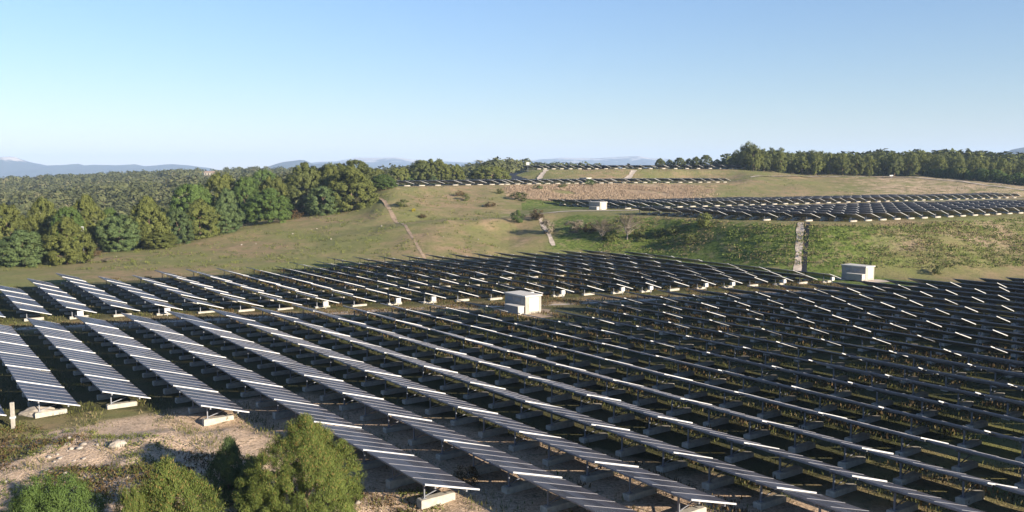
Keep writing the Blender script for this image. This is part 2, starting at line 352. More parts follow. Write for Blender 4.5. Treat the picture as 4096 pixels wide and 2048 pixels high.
fieldm = np.clip(lowfield*(gu > 4)*(gt < np.interp(gu, [0,60,85,112,113,140], [136,136,128,118,74,58]))*(gt > np.interp(gu, [5,8,12,16,19,25], [63,62.5,62,55,36,26])) - np.clip(1.9-np.abs(gt-(103.8-.30*gu))/2.2, 0, 1)*(gu < 112), 0, 1)
idx = np.arange(gx.size).reshape(gx.shape)
F = np.stack([idx[:-1,:-1].ravel(), idx[:-1,1:].ravel(), idx[1:,1:].ravel(), idx[1:,:-1].ravel()], 1)
def ground_mat():
    m, nt, b = mat('ground_cover'); pos = N(nt, 'ShaderNodeNewGeometry').outputs['Position']
    at = N(nt, 'ShaderNodeAttribute', attribute_name='cover'); sp = N(nt, 'ShaderNodeSeparateColor'); L(nt, at.outputs['Color'], sp.inputs[0])
    fine = noise(nt, pos, 1.6, 8, .7); mid = noise(nt, pos, .28, 5, .6); big = noise(nt, pos, .045, 4, .55); gr = noise(nt, pos, 6.5, 4, .7)
    base = mix(nt, ramp(nt, mid, [(.38, 0.0), (.62, 1.0)]), (.190,.175,.078), (.300,.215,.130))
    base = mix(nt, ramp(nt, big, [(.42, 0.0), (.62, .8)]), base, (.170,.190,.060))
    base = mix(nt, ramp(nt, fine, [(.30, .75), (.5, 0.0)]), base, (.100,.100,.045))
    base = mix(nt, ramp(nt, gr, [(.60, 0.0), (.74, .5)]), base, (.34,.28,.19))
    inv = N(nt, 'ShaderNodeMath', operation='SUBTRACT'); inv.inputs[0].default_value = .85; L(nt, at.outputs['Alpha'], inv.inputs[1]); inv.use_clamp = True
    base = mix(nt, inv.outputs[0], base, (.062,.066,.028))  # dark field vegetation, colour lowered further to deepen the shade under the panels
    lush = mix(nt, ramp(nt, fine, [(.40, 0.0), (.60, 1.0)]), (.060,.088,.020), (.160,.205,.048))
    lush = mix(nt, ramp(nt, noise(nt, pos, .55, 6, .7), [(.52, 0.0), (.66, .85)]), lush, (.26,.215,.115))
    bare = mix(nt, ramp(nt, gr, [(.35, 0.0), (.65, 1.0)]), (.36,.255,.17), (.68,.52,.38))
    bare = mix(nt, ramp(nt, fine, [(.34, .8), (.46, 0.0)]), bare, (.12,.105,.06))
    dry = mix(nt, ramp(nt, fine, [(.35, 0.0), (.65, 1.0)]), (.22,.165,.10), (.40,.30,.205))
    def sharp(s, k=.55):
        a = N(nt, 'ShaderNodeMath', operation='ADD'); L(nt, s, a.inputs[0])
        ms = N(nt, 'ShaderNodeMath', operation='MULTIPLY_ADD'); L(nt, mid, ms.inputs[0]); ms.inputs[1].default_value = k; ms.inputs[2].default_value = -k*.5
        L(nt, ms.outputs[0], a.inputs[1]); return ramp(nt, a.outputs[0], [(.3, 0.0), (.6, 1.0)])
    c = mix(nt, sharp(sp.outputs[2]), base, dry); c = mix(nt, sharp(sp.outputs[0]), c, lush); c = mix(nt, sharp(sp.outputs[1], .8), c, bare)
    L(nt, c, b.inputs['Base Color']); b.inputs['Roughness'].default_value = .95; b.inputs['Specular IOR Level'].default_value = .1
    bn = N(nt, 'ShaderNodeBump'); bn.inputs['Strength'].default_value = .9; bn.inputs['Distance'].default_value = .22
    hs = N(nt, 'ShaderNodeMath', operation='MULTIPLY_ADD'); L(nt, fine, hs.inputs[0]); hs.inputs[1].default_value = .7; L(nt, gr, hs.inputs[2])
    L(nt, hs.outputs[0], bn.inputs['Height']); L(nt, bn.outputs[0], b.inputs['Normal']); return m
M['ground'] = ground_mat()
gme = np_mesh('ground', np.stack([gx.ravel(), gy.ravel(), gz.ravel()], 1), F, M['ground'], smooth=True)
ca = gme.color_attributes.new('cover', 'FLOAT_COLOR', 'POINT')
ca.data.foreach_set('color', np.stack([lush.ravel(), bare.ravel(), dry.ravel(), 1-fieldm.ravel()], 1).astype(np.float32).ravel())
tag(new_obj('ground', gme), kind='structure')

def strip(name, pts, width, m, lift=.035, kind='structure', label=None, cat=None):
    """draped strip along (x,y) points"""
    P = []
    for (a, b) in zip(pts[:-1], pts[1:]):
        n = max(1, int(math.hypot(b[0]-a[0], b[1]-a[1])/.8))
        P += [(a[0]+(b[0]-a[0])*i/n, a[1]+(b[1]-a[1])*i/n) for i in range(n)]
    P.append(pts[-1]); P = np.array(P); d = np.gradient(P, axis=0); d /= np.linalg.norm(d, axis=1)[:, None]; nrm = np.stack([-d[:,1], d[:,0]], 1)
    wv = (width if np.isscalar(width) else np.interp(np.linspace(0,1,len(P)), np.linspace(0,1,len(width)), width))*(1+.5*(vnoise(P[:,0],P[:,1],2.5,5)-.5)+.5*(vnoise(P[:,0],P[:,1],.9,6)-.5))
    K = 5; V = []
    for j in range(K):
        q = P+nrm*(wv*((j/(K-1))-.5))[:, None] if np.ndim(wv) else P+nrm*wv*((j/(K-1))-.5)
        z = zat(q[:,0], q[:,1]); V.append(np.stack([q[:,0], q[:,1], z], 1))
    V = np.array(V); zm = V[:,:,2].max(0); V[:,:,2] = np.maximum(V[:,:,2], zm-.10)+lift
    n = len(P); I = np.arange(K*n).reshape(K, n)
    F = np.stack([I[:-1,:-1].ravel(), I[:-1,1:].ravel(), I[1:,1:].ravel(), I[1:,:-1].ravel()], 1)
    if label is None: return tag(new_obj(name, np_mesh(name, V.reshape(-1,3), F, m)), kind=kind)
    return tag(new_obj(name, np_mesh(name, V.reshape(-1,3), F, m)), label, cat)

# tracks and footpaths
strip('gravel_track', [XY(u, FARN[max(-2, min(10, round((u-10.83)/PITCH)))]+3.4+(.3 if u < 50 else 1.5)) for u in range(-14, 58, 5)]+[XY(u, 84.5-(u-58)*.30) for u in range(60, 122, 6)], 1.1, M['path'], .05)
strip('footpath', [PX(1500, 233), PX(1535, 222), PX(1570, 206), PX(1620, 185), PX(1665, 168), PX(1700, 158)], [.7,1.1,.8,.6,.5], M['soil'])
strip('footpath', [PX(2170, 197), PX(2162, 190), PX(2180, 184), PX(2200, 178), PX(2215, 172)], [.8,.9,.8,.8], M['path'])
strip('gravel_track', [PX(2150, 197), PX(2300, 200), PX(2420, 201.5), PX(2520, 203)]+[XY(u, 150.3-(u-145)*.125) for u in range(146, 300, 8)], 2.2, M['path'], .08)
strip('gravel_track', [PX(3000, 333), PX(3250, 343), PX(3500, 348), PX(3650, 343), PX(3850, 328), PX(4096, 306), PX(4400, 298)], 1.6, M['path'], .12)
strip('concrete_channel', [PX(2412, 289), PX(2440, 278), PX(2480, 262)], 1.5, M['path'], .1)
strip('concrete_channel', [PX(2535, 347), PX(2515, 338), PX(2490, 326)], 2.2, M['path'], .1)
strip('concrete_channel', [PX(2188, 347), PX(2165, 338), PX(2145, 326)], 2.0, M['path'], .1)
dx = [XY(126.6, 97), XY(124.5, 96), XY(121, 94.5), XY(118, 93.2)]
strip('drainage_channel', [PX(3205, 153), PX(3202, 147), PX(3198, 141), PX(3194, 137)], 1.15, M['path'], .06)
strip('drainage_channel', [PX(3233, 153), PX(3230, 147), PX(3226, 141), PX(3222, 137)], .7, M['liner'], .06)

# ------------------------------------------------------------------ solar tables
W, DZ, TL = 2.90, .875, 5.92
def zx(x): return H-DZ*x/W
def slab(mb, x0, x1, y0, y1, dz0, dz1, m=0):
    mb.hexa([(x0,y0,zx(x0)+dz0),(x1,y0,zx(x1)+dz0),(x1,y1,zx(x1)+dz0),(x0,y1,zx(x0)+dz0),(x0,y0,zx(x0)+dz1),(x1,y0,zx(x1)+dz1),(x1,y1,zx(x1)+dz1),(x0,y1,zx(x0)+dz1)], m)
MP = TL/5
def panel_col(k, mb=None):
    mb = mb or MB(); y0, y1 = k*MP+.02, (k+1)*MP-.02
    for j in range(4):
        x0, x1 = j*W/4+.004, (j+1)*W/4-.004
        z = lambda x, d: zx(x)+d
        mb.add([(x0,y0,z(x0,0)),(x1,y0,z(x1,0)),(x1,y1,z(x1,0)),(x0,y1,z(x0,0))], [(0,1,2,3)], 0)
        mb.add([(x0,y0,z(x0,-.02)),(x1,y0,z(x1,-.02)),(x1,y1,z(x1,-.02)),(x0,y1,z(x0,-.02)),(x0,y0,z(x0,0)),(x1,y0,z(x1,0)),(x1,y1,z(x1,0)),(x0,y1,z(x0,0))],
               [(3,2,1,0),(0,1,5,4),(1,2,6,5),(2,3,7,6),(3,0,4,7)], 1)
    return mb
PM = [M['panel'], M['dark_back']]
me_col = [panel_col(k).mesh('solar_panel', PM) for k in range(5)]
allp = MB()
for k in range(5): panel_col(k, allp)
me_all = allp.mesh('solar_panel', PM)
clamp = MB()
for k in range(1, 5): slab(clamp, .01, W-.01, k*MP-.016, k*MP+.016, -.02, .014)
me_clamp = clamp.mesh('clamp_rail', M['clamp'])
eb = MB(); slab(eb, -.03, W+.03, -.055, .005, -.018, .058); me_end = eb.mesh('end_beam', M['white_metal'])
eb = MB(); slab(eb, .0, W, TL-.012, TL+.02, -.05, .01); me_end2 = eb.mesh('far_trim', M['galv'])
me_purl = []
for x in (.55, 2.25):
    b = MB(); b.box(x-.04, x+.04, .02, TL-.02, zx(x)-.16, zx(x)-.05); me_purl.append(b.mesh('purlin', M['galv']))
b = MB(); b.box(-.02, .0, .02, TL-.02, zx(0)-.09, zx(0)-.004); me_edge = b.mesh('edge_rail', M['galv'])
me_post, me_brace, me_block, me_bm = [], [], [], []
SY = (1.40, 4.55)
for y in SY:
    b = MB(); b.box(.70, .76, y-.05, y+.05, .22, zx(.73)-.22); b.box(.62, .84, y-.09, y+.09, .262, .285); me_post.append(b.mesh('post', M['galv']))
    b = MB(); b.bar((.78, y+.02, .35), (2.05, y+.02, zx(2.05)-.2), .045, .045); me_brace.append(b.mesh('brace', M['galv']))
    b = MB(); slab(b, .35, 2.5, y-.035, y+.035, -.24, -.16); me_bm.append(b.mesh('rafter', M['galv']))
    b = MB(); x0, x1, y0, y1, z0, z1, c = .45, 2.32, y-.24, y+.24, -.15, .26, .035
    b.add([(x0,y0,z0),(x1,y0,z0),(x1,y1,z0),(x0,y1,z0),(x0,y0,z1-c),(x1,y0,z1-c),(x1,y1,z1-c),(x0,y1,z1-c),(x0+c,y0+c,z1),(x1-c,y0+c,z1),(x1-c,y1-c,z1),(x0+c,y1-c,z1)],
          [(3,2,1,0),(0,1,5,4),(1,2,6,5),(2,3,7,6),(3,0,4,7),(4,5,9,8),(5,6,10,9),(6,7,11,10),(7,4,8,11),(8,9,10,11)])
    me_block.append(b.mesh('ballast_block', M['concrete']))
def table_parts(root, lod):
    if lod == 0:
        for m in me_col: new_obj('solar_panel', m, root)
    else: new_obj('solar_panel', me_all, root)
    if lod < 2: new_obj('clamp_rail', me_clamp, root)
    new_obj('end_beam', me_end, root); new_obj('edge_rail', me_edge, root)
    new_obj('far_trim', me_end2, root)
    for k in (0, 1):
        new_obj('post', me_post[k], root); new_obj('ballast_block', me_block[k], root)
        if lod == 0: new_obj('purlin', me_purl[k], root); new_obj('brace', me_brace[k], root); new_obj('rafter', me_bm[k], root)
ORD = 'zeroth first second third fourth fifth sixth seventh eighth ninth tenth eleventh twelfth thirteenth fourteenth fifteenth sixteenth seventeenth eighteenth nineteenth twentieth'.split()
TW = 'one two three four five six seven eight nine'.split()
def ordn(n):
    if n <= 20: return ORD[n]
    if n == 30: return 'thirtieth'
    return ('twenty-' if n < 30 else 'thirty-')+ORD[n % 10]
def inview(x, y, m=0.03): return y > 8 and abs(x/y) < .589+m
def tseen(u, t, z, m=0.012):
    X, Y, Zs = [], [], []
    for du in (0, 2.9):
        for dt in (0, 6):
            for dz in (0, 1.5):
                x, y = XY(u+du, t+dt)
                if y < 5: return False
                c, s_ = math.cos(CAM_P), math.sin(CAM_P); zz = z+dz
                d = y*c-zz*s_; X.append(CAM_F*x/d/2048); Y.append(CAM_F*(y*s_+zz*c)/d/1024)
    return min(X) < 1+m and max(X) > -1-m and min(Y) < 1+m and max(Y) > -1-m
hidden_near = []
tables = []      # (dist, field, row, n from far end, x, y, z, L scale)
NEARK = {-1:(6,61.7),0:(6,60.9),1:(7,53.5),2:(10,33.46)}
# front field
for i in range(-2, 31):
    u = 10.83+PITCH*i; far = FARN[i]
    if i in NEARK: n, t0 = NEARK[i]
    else:
        if i == 3: t0 = 32.4-6.3*1; n = int(round((far-t0)/S))
        elif i == 4: t0 = 25.04; n = int(round((far-t0)/S))
        elif i == 5: t0 = 30.1-12.6; n = int(round((far-t0)/S))
        elif i == 6: t0 = 29.06-12.6; n = int(round((far-t0)/S))
        elif i == -2: t0 = 62; n = 5
        else: n = 16; t0 = far-n*S
        if i in (3, 4, 5, 6): n = n
    for k in range(n):
        t = t0+k*S; x, y = XY(u, t); xm, ym = XY(u+1.5, t+3)
        zc = float(zg(u+1.4, t+3)); d = math.hypot(ym, zc)
        if not tseen(u, t, zc):
            if inview(xm, ym+12, .25) and ym > 4: hidden_near.append((x, y, float(zg(u, t))))
            continue
        tables.append([d, 'front', i, n-k, x, y, float(zg(u, t)), 1.0, 1.0])
MIDF = {-1:(104.6,4),0:(103.4,4),1:(102.1,5),2:(101,6),3:(99.6,5),4:(98.4,5),5:(97.2,6),6:(96,6),7:(94.9,6),8:(93.6,6),9:(92.5,6),10:(91.2,7),11:(90.2,7),12:(88.9,8),13:(87.8,8),14:(86.6,8),15:(85.4,8),16:(84.3,8),17:(83.2,8),18:(82,8),19:(80.9,8),20:(79.7,8),21:(78.6,8),22:(77.4,8),23:(76.3,8),24:(75.2,7)}
for i, (t0, n) in MIDF.items():
    u = 10.83+PITCH*i
    for k in range(n):
        t = t0+k*S; x, y = XY(u, t); xm, ym = XY(u+1.5, t+3)
        if inview(xm, ym, .06): tables.append([math.hypot(ym, 15), 'back', i, k+1, x, y, float(zg(u, t)), 1.0, 1.0])
stuffT = []
# upper terrace, front block
def addT(x, y, z, ls=1.0, ws=1.0): stuffT.append((x, y, z, ls, ws))
for r in range(0, 26):
    u = 129.6+PITCH*r
    if r == 0: t0 = 100.7
    elif r == 1: t0 = 94.7
    else: t0 = 88.5-.30*(r-2)
    tf_ = np.interp(u, [129, 140, 160, 213, 250], [136, 132, 126, 115, 106])
    n = max(1, int(round((tf_-t0)/5.9)))
    for k in range(n):
        x, y = XY(u, t0+k*5.9); 
        if inview(x, y, .06): addT(x, y, float(zat(*XY(u+1.4, t0+k*5.9+3))), .937)
cpx = [2511+v/4.954 for v in (0,265,530,785,1040,1295,1540,1780,2015,2250)]+[3000+v/4.954 for v in (55,280,505,725,940,1150,1365,1580,1775,1970,2170,2370)]+[3520+v/4.472 for v in (0,160,325,490,655,805,965,1120,1280,1430,1580,1730,1875,2020,2160,2300,2440)]
cpx = [c-1 for c in cpx]
for r, sx in enumerate(cpx):
    u = 145.3+PITCH*r; tn = (sx-2048)/CAM_F; Y = u/(Q[0]*tn+Q[1]); X = tn*Y; t0 = X*A[0]+Y*A[1]
    n = int(round(np.interp(sx, [2500, 3000, 3500, 4096], [5, 4, 3, 2])))
    for k in range(n):
        x, y = XY(u, t0+k*S); addT(x, y, float(zat(*XY(u+1.4, t0+k*S+3))))
# two rows running further left
# terrace E and F
def fill(px, Yf, n, zfix):
    for sx in px:
        Y = float(np.interp(sx, Yf[0], Yf[1])); X, _ = PX(sx, Y); u, t = UT(X, Y)
        for k in range(n):
            x, y = XY(u, t+k*S); addT(x, y, zfix)
e1 = [1500+v/4.954 for v in (300,605,900,1220,1570,1820,2060,2300,2490)]+[2000+v/4.954 for v in (130,330,560,740,930,1130,1335,1500,1650,1800,2000,2180,2450)]
e1 += [2048+v/2.5156 for v in (1240,1335,1430,1560,1690,1790,1890,1975,2065,2140)]
fill(e1, ([1550,1900,2250,2650,2900],[240,262,288,307,311]), 3, ZE)
f1 = [2000+v/4.954 for v in (760,880,1050,1210,1385,1570,1750,1900,2090,2290,2440)]+[2048+v/2.5156 for v in (1280,1390,1520,1640,1755,1870,1990,2100,2210,2320,2430)]
fill(f1, ([2100,3100],[352,356]), 2, ZF)
tables.sort(key=lambda r: r[0])
solo, rest = tables[:300], tables[300:]
for r in rest: addT(r[4], r[5], r[6])
for h_ in hidden_near: addT(*h_)
# numbering by what is in view
rowlist = {'front': sorted({r[2] for r in tables if r[1] == 'front'}), 'back': sorted({r[2] for r in tables if r[1] == 'back'})}
ROOTS = {}
for d, fld, i, n, x, y, z, ls, ws in solo:
    e = empty('solar_table', (x, y, z+random.uniform(-.02,.02)), ROWA+random.uniform(-.003,.003)); e.rotation_euler[1] = random.gauss(0, .006); e.rotation_euler[0] = random.gauss(0, .002)
    table_parts(e, 0 if d < 70 else (1 if d < 85 else 2))
    rn = rowlist[fld].index(i)+1
    look = 'grey' if i < 6 else 'dark'
    end = 'far end' if fld == 'front' else 'near end'
    if fld == 'front': lab = f"{look} solar table, {ordn(n)} from far end of {ordn(rn)} row from left, front field"
    else: lab = f"{look} solar table, {ordn(n)} from near end of {ordn(rn)} row from left, middle field"
    tag(e, lab, 'solar table', 'solar tables in rows on the lower ground')
# remaining far tables: one object
sm = MB()
zt = lambda x, d=0: zx(x)+d
base = MB()
for k in range(5):
    y0, y1 = k*MP+.02, (k+1)*MP-.02
    base.add([(0,y0,zt(0)),(W,y0,zt(W)),(W,y1,zt(W)),(0,y1,zt(0))], [(0,1,2,3)], 0)
    base.add([(0,y0,zt(0,-.02)),(W,y0,zt(W,-.02)),(W,y1,zt(W,-.02)),(0,y1,zt(0,-.02))], [(3,2,1,0)], 1)
slab(base, -.03, W+.03, -.05, .01, -.02, .05, 2)
slab(base, 0, W, TL-.012, TL+.02, -.05, .01, 3)
base.box(-.02, 0, .02, TL-.02, zx(0)-.09, zx(0)-.004, 3)
for y in SY:
    base.box(.45, 2.32, y-.24, y+.24, -.1, .27, 4); base.box(.70, .76, y-.05, y+.05, .26, zx(.73)-.02, 3)
bv = np.array(base.v); bf = np.array([f for f in base.f]); bm_ = np.array(base.m)
ca_, sa_ = math.cos(ROWA), math.sin(ROWA); VV, FF, MM = [], [], []
for q, (x, y, z, ls, ws) in enumerate(stuffT):
    lx, ly = bv[:,0]*ws, bv[:,1]*ls
    VV.append(np.stack([x+lx*ca_-ly*sa_, y+lx*sa_+ly*ca_, z+bv[:,2]], 1)); FF.append(bf+q*len(bv)); MM.append(bm_)
ob = new_obj('solar_tables', np_mesh('solar_tables', np.concatenate(VV), np.concatenate(FF), [M['panel'], M['dark_back'], M['white_metal'], M['galv'], M['concrete']], np.concatenate(MM)))
tag(ob, 'mass of dark solar tables filling the raised terraces and far rows behind the lower field', 'solar tables', kind='stuff')
print('tables', len(tables), 'stuff', len(stuffT), 'rows', rowlist)

# combiner boxes at row ends of the middle field
bx_rows = {1:None,3:None,7:None,9:None,10:None,13:None,14:None,16:None,17:None,19:None,20:None,22:None,24:None}
for n_, i in enumerate(bx_rows):
    t0 = MIDF[i][0]; u = 10.83+PITCH*i; x, y = XY(u+1.35, t0+.35); z = float(zg(u, t0))
    e = empty('combiner_box', (x, y, z), ROWA)
    b = MB(); b.box(-.30,.30,-.16,.16,.42,.92); b.box(-.32,.32,-.18,.18,.92,.95); b.build('cabinet', M['white_metal'], e)
    MB().box(-.25,.25,-.175,-.163,.47,.87).build('cabinet_door', M['door'], e)
    MB().box(-.04,.04,-.04,.04,.0,.419).build('stand', M['galv'], e)
    tag(e, f"white combiner box below the near end of the {ordn(i+2)} row from left, middle field", 'electrical box', 'combiner boxes at the row ends')

# ------------------------------------------------------------------ transformer buildings
def station(cx, cy, z, label, L_=4.0, Wd=2.25, h=1.86, annex=True):
    e = empty('transformer_building', (cx, cy, z), ROWA)
    b = MB(); b.box(0, Wd, 0, L_, -.3, h-.16)
    for k in range(9): b.box(-.006, 0, .0, L_, .12+k*.18, .12+k*.18+.012)      # block courses on the long face
    for k in range(9):
        b.box(0, .42, -.012, 0, .10+k*.18, .10+k*.18+.13); b.box(Wd-.32, Wd, -.012, 0, .10+k*.18, .10+k*.18+.13)
    b.build('wall', M['render_wall'], e)
    MB().box(-.10, Wd+.10, -.12, L_+.10, h-.16, h).build('roof', M['roof_slab'], e)
    d = MB().box(.55, Wd-.42, -.045, -.013, .05, h-.30).build('door', M['door'], e)
    MB().box(.55+(Wd-.97)/2-.01, .55+(Wd-.97)/2+.01, -.052, -.046, .05, h-.30).box(1.0,1.04,-.08,-.046,.8,.95).build('handle', M['louvre'], d)
    lv = MB()
    for k in range(6): lv.box(-.04, -.007, .9, 1.9, 1.05+k*.07, 1.09+k*.07)
    lv.build('vent', M['louvre'], e)
    lv = MB()
    for k in range(6): lv.box(-.04, -.007, 2.5, 3.3, 1.05+k*.07, 1.09+k*.07)
    lv.build('vent', M['louvre'], e)
    tag(e, label, 'building')
    if annex:
        a = empty('equipment_cabinet', XY(*(np.array(UT(cx, cy))+np.array((-1.15, -.15))))+(z,), ROWA)
        MB().box(0, .85, 0, 2.6, -.2, .70).build('housing', M['render_wall'], a)
        MB().box(-.04, .89, -.04, 2.64, .70, .76).build('lid', M['roof_slab'], a)
        MB().box(.08, .77, -.03, -.002, .05, .62).build('door', M['white_metal'], a)
        tag(a, 'low pale equipment cabinet beside '+{0:'the building between the two fields',1:'the building at the foot of the green slope',2:'the building on the raised terrace'}[annex-1], 'cabinet')
strip('gravel_pad', [XY(*(np.array(UT(1.5, 97.4))+d)) for d in ((.9,-3.2),(1.2,-1),(1.1,2),(1.0,5.2))], 5.2, M['soil'], .04)
strip('gravel_pad', [XY(*(np.array(UT(52.9, 129.2))+d)) for d in ((.9,-2.2),(1.2,-1),(1.1,2),(1.0,4.6))], 4.6, M['path'], .04)
x, y = 1.50, 97.4; station(x, y, -15.75, 'pale flat-roofed transformer building with white door between front and middle solar fields', annex=1)
x, y = 52.9, 129.2; station(x, y, -16.0, 'pale flat-roofed transformer building at the foot of the green slope on the right', annex=2)
x, y = 21.0, 207.5; station(x, y, ZT, 'pale transformer building on raised terrace at the left end of the upper rows', annex=3)
x, y = PX(2346, 312); station(x, y, ZE, 'small transformer building mostly hidden behind the thin far row of panels', annex=False)
# ------------------------------------------------------------------ vegetation
def leaves(P, size, up, g, n_bias=.5, asp=1.0, spike=0):
    """one quad per point of P (n,3); up = preferred normals (n,3)"""
    n = len(P); nr = g.normal(size=(n,3)); nr /= np.linalg.norm(nr, axis=1)[:,None]; nr = nr*(1-n_bias)+up*n_bias
    nr /= np.linalg.norm(nr, axis=1)[:,None]+1e-9
    r = g.normal(size=(n,3)); a = np.cross(nr, r); a /= np.linalg.norm(a, axis=1)[:,None]+1e-9
    if spike: a = a*(1-spike)+np.array([0,0,1])*spike; a /= np.linalg.norm(a, axis=1)[:,None]+1e-9
    b = np.cross(nr, a); b /= np.linalg.norm(b, axis=1)[:,None]+1e-9
    sz = (size*(.6+.8*g.random(n)))[:,None]
    V = np.stack([P-b*sz*asp*.5, P+a*sz*.9-b*sz*asp*.12, P+a*sz*.9+b*sz*asp*.12, P+b*sz*asp*.5], 1)
    return V.reshape(-1,3), np.arange(4*n).reshape(n,4)
def profile(h, kind):
    if kind == 'bush': return np.power(np.clip(np.sin(np.pi*(.20+.80*h)), 0, 1), .62)*(1-.10*h)
    if kind == 'cone': return np.power(np.clip(1-h, 0, 1), .62)*np.clip(.62+h*2.4, 0, 1)
    if kind == 'pine2': return np.power(np.clip(np.sin(np.pi*(.16+.80*h)), 0, 1), .8)*(.55+.45*np.clip(h*2, 0, 1))
    if kind == 'pine': return np.power(np.clip(np.sin(np.pi*np.clip((h-.20)/.80, 0, 1)*.93+.12), 0, 1), .7)*(h > .2)
    if kind == 'egg': return np.power(np.clip(np.sin(np.pi*(.14+.86*h)), 0, 1), .75)*(1.12-.38*h)
    return np.power(np.clip(np.sin(np.pi*(.06+.90*h)), 0, 1), .55)
def crown_mesh(name, seed, kind, nc, nl, lsz, m, crad=.17, asp=.55, spike=.0, tip=0, lean=.0):
    """unit crown: height 1, radius .5"""
    g = np.random.default_rng(seed); PP, UU, TT = [], [], []
    lob = g.random(6)*2*math.pi; la = (.10+.10*g.random(6))*(1 if spike else .38)
    k = 0
    while k < nc:
        h = g.random()**.85 if kind != 'pine' else .25+.75*g.random()
        th = g.random()*2*math.pi; r = float(profile(np.array(h), kind))*.5
        if g.random() > .25+r*1.6: continue
        k += 1
        r *= 1+sum(la[j]*math.cos((j+1)*th+lob[j]+h*3) for j in range(4))
        inner = g.random() < .22
        rr = r*(g.random()**.5*.7 if inner else (.80+.24*g.random() if spike else .88+.12*g.random()))
        c = np.array([rr*math.cos(th), rr*math.sin(th), .03+h*.94]); c[:2] += lean*h
        cr = crad*(.55+.7*g.random())
        d = g.normal(size=(nl,3)); d /= np.linalg.norm(d, axis=1)[:,None]
        P = c+d*(cr*g.random((nl,1))**.45)*np.array([1,1,.75])
        out = np.array([math.cos(th), math.sin(th), .35+.9*h]); out /= np.linalg.norm(out)
        PP.append(P); UU.append(np.tile(out, (nl,1))*.55+d*.7)
        t0 = .28+.40*g.random(); TT.append(np.clip(t0+.12*g.normal(size=nl)+.08*d[:,2], 0, .85 if tip else 1))
    P = np.concatenate(PP); U = np.concatenate(UU); T = np.concatenate(TT)
    if tip: q = g.random(len(T)) < tip*np.clip((P[:,2]-.35)*1.6, 0, 1); T[q] = .9+.1*g.random(q.sum())
    P[:,2] = np.maximum(P[:,2], .01)
    V, F = leaves(P, lsz, U, g, .74, asp, spike)
    return np_mesh(name, V, F, m, tone=np.repeat(T, 4))
def trunk_mesh(seed, hfrac=.7, m='bark', limbs=5, rad=.028):
    g = random.Random(seed); mb = MB(); lx, ly = g.uniform(-.05,.05), g.uniform(-.05,.05)
    pts = [(lx*(i/4)**2, ly*(i/4)**2, -.03+hfrac*i/4) for i in range(5)]
    mb.tube(pts, [rad*(1-.75*i/4)*(1.25 if i == 0 else 1) for i in range(5)], 7)
    for k in range(limbs):
        h = .22+.5*k/limbs; a = g.uniform(0, 6.28); l = g.uniform(.18,.32)
        mb.tube([(lx*h, ly*h, h*hfrac*1.1), (math.cos(a)*l*.5, math.sin(a)*l*.5, h+.08), (math.cos(a)*l, math.sin(a)*l, h+.14)], [rad*.45, rad*.3, rad*.12], 5)
    return mb.mesh('trunk', M[m], True)
TR = [trunk_mesh(s) for s in range(3)]
CR = {}
for nm, mt in (('olive','f_olive'),('green','f_green'),('blue','f_blue'),('dark','f_dark')):
    CR[nm] = [crown_mesh('crown', 10+7*i+hash(nm) % 5*0+ord(nm[0]), kd, 230, 85, .036, M[mt], .078) for i, kd in enumerate(('bush','egg','round'))]
CRP = [crown_mesh('crown', 70+i, 'pine2', 90, 80, .040, M['f_dark' if i == 1 else 'f_olive'], .12) for i in range(4)]
def tree(x, y, h, wd, crown, trunk, label, group=None, z=None, name='pine_tree', rz=None):
    z = float(zat(x, y))-.1 if z is None else z
    e = empty(name, (x, y, z), rng.uniform(0, 6.28) if rz is None else rz)
    for nm, me in (('crown', crown), ('trunk', trunk)):
        o = new_obj(nm, me, e); o.scale = (wd, wd, h)
    return tag(e, label, 'tree', group)
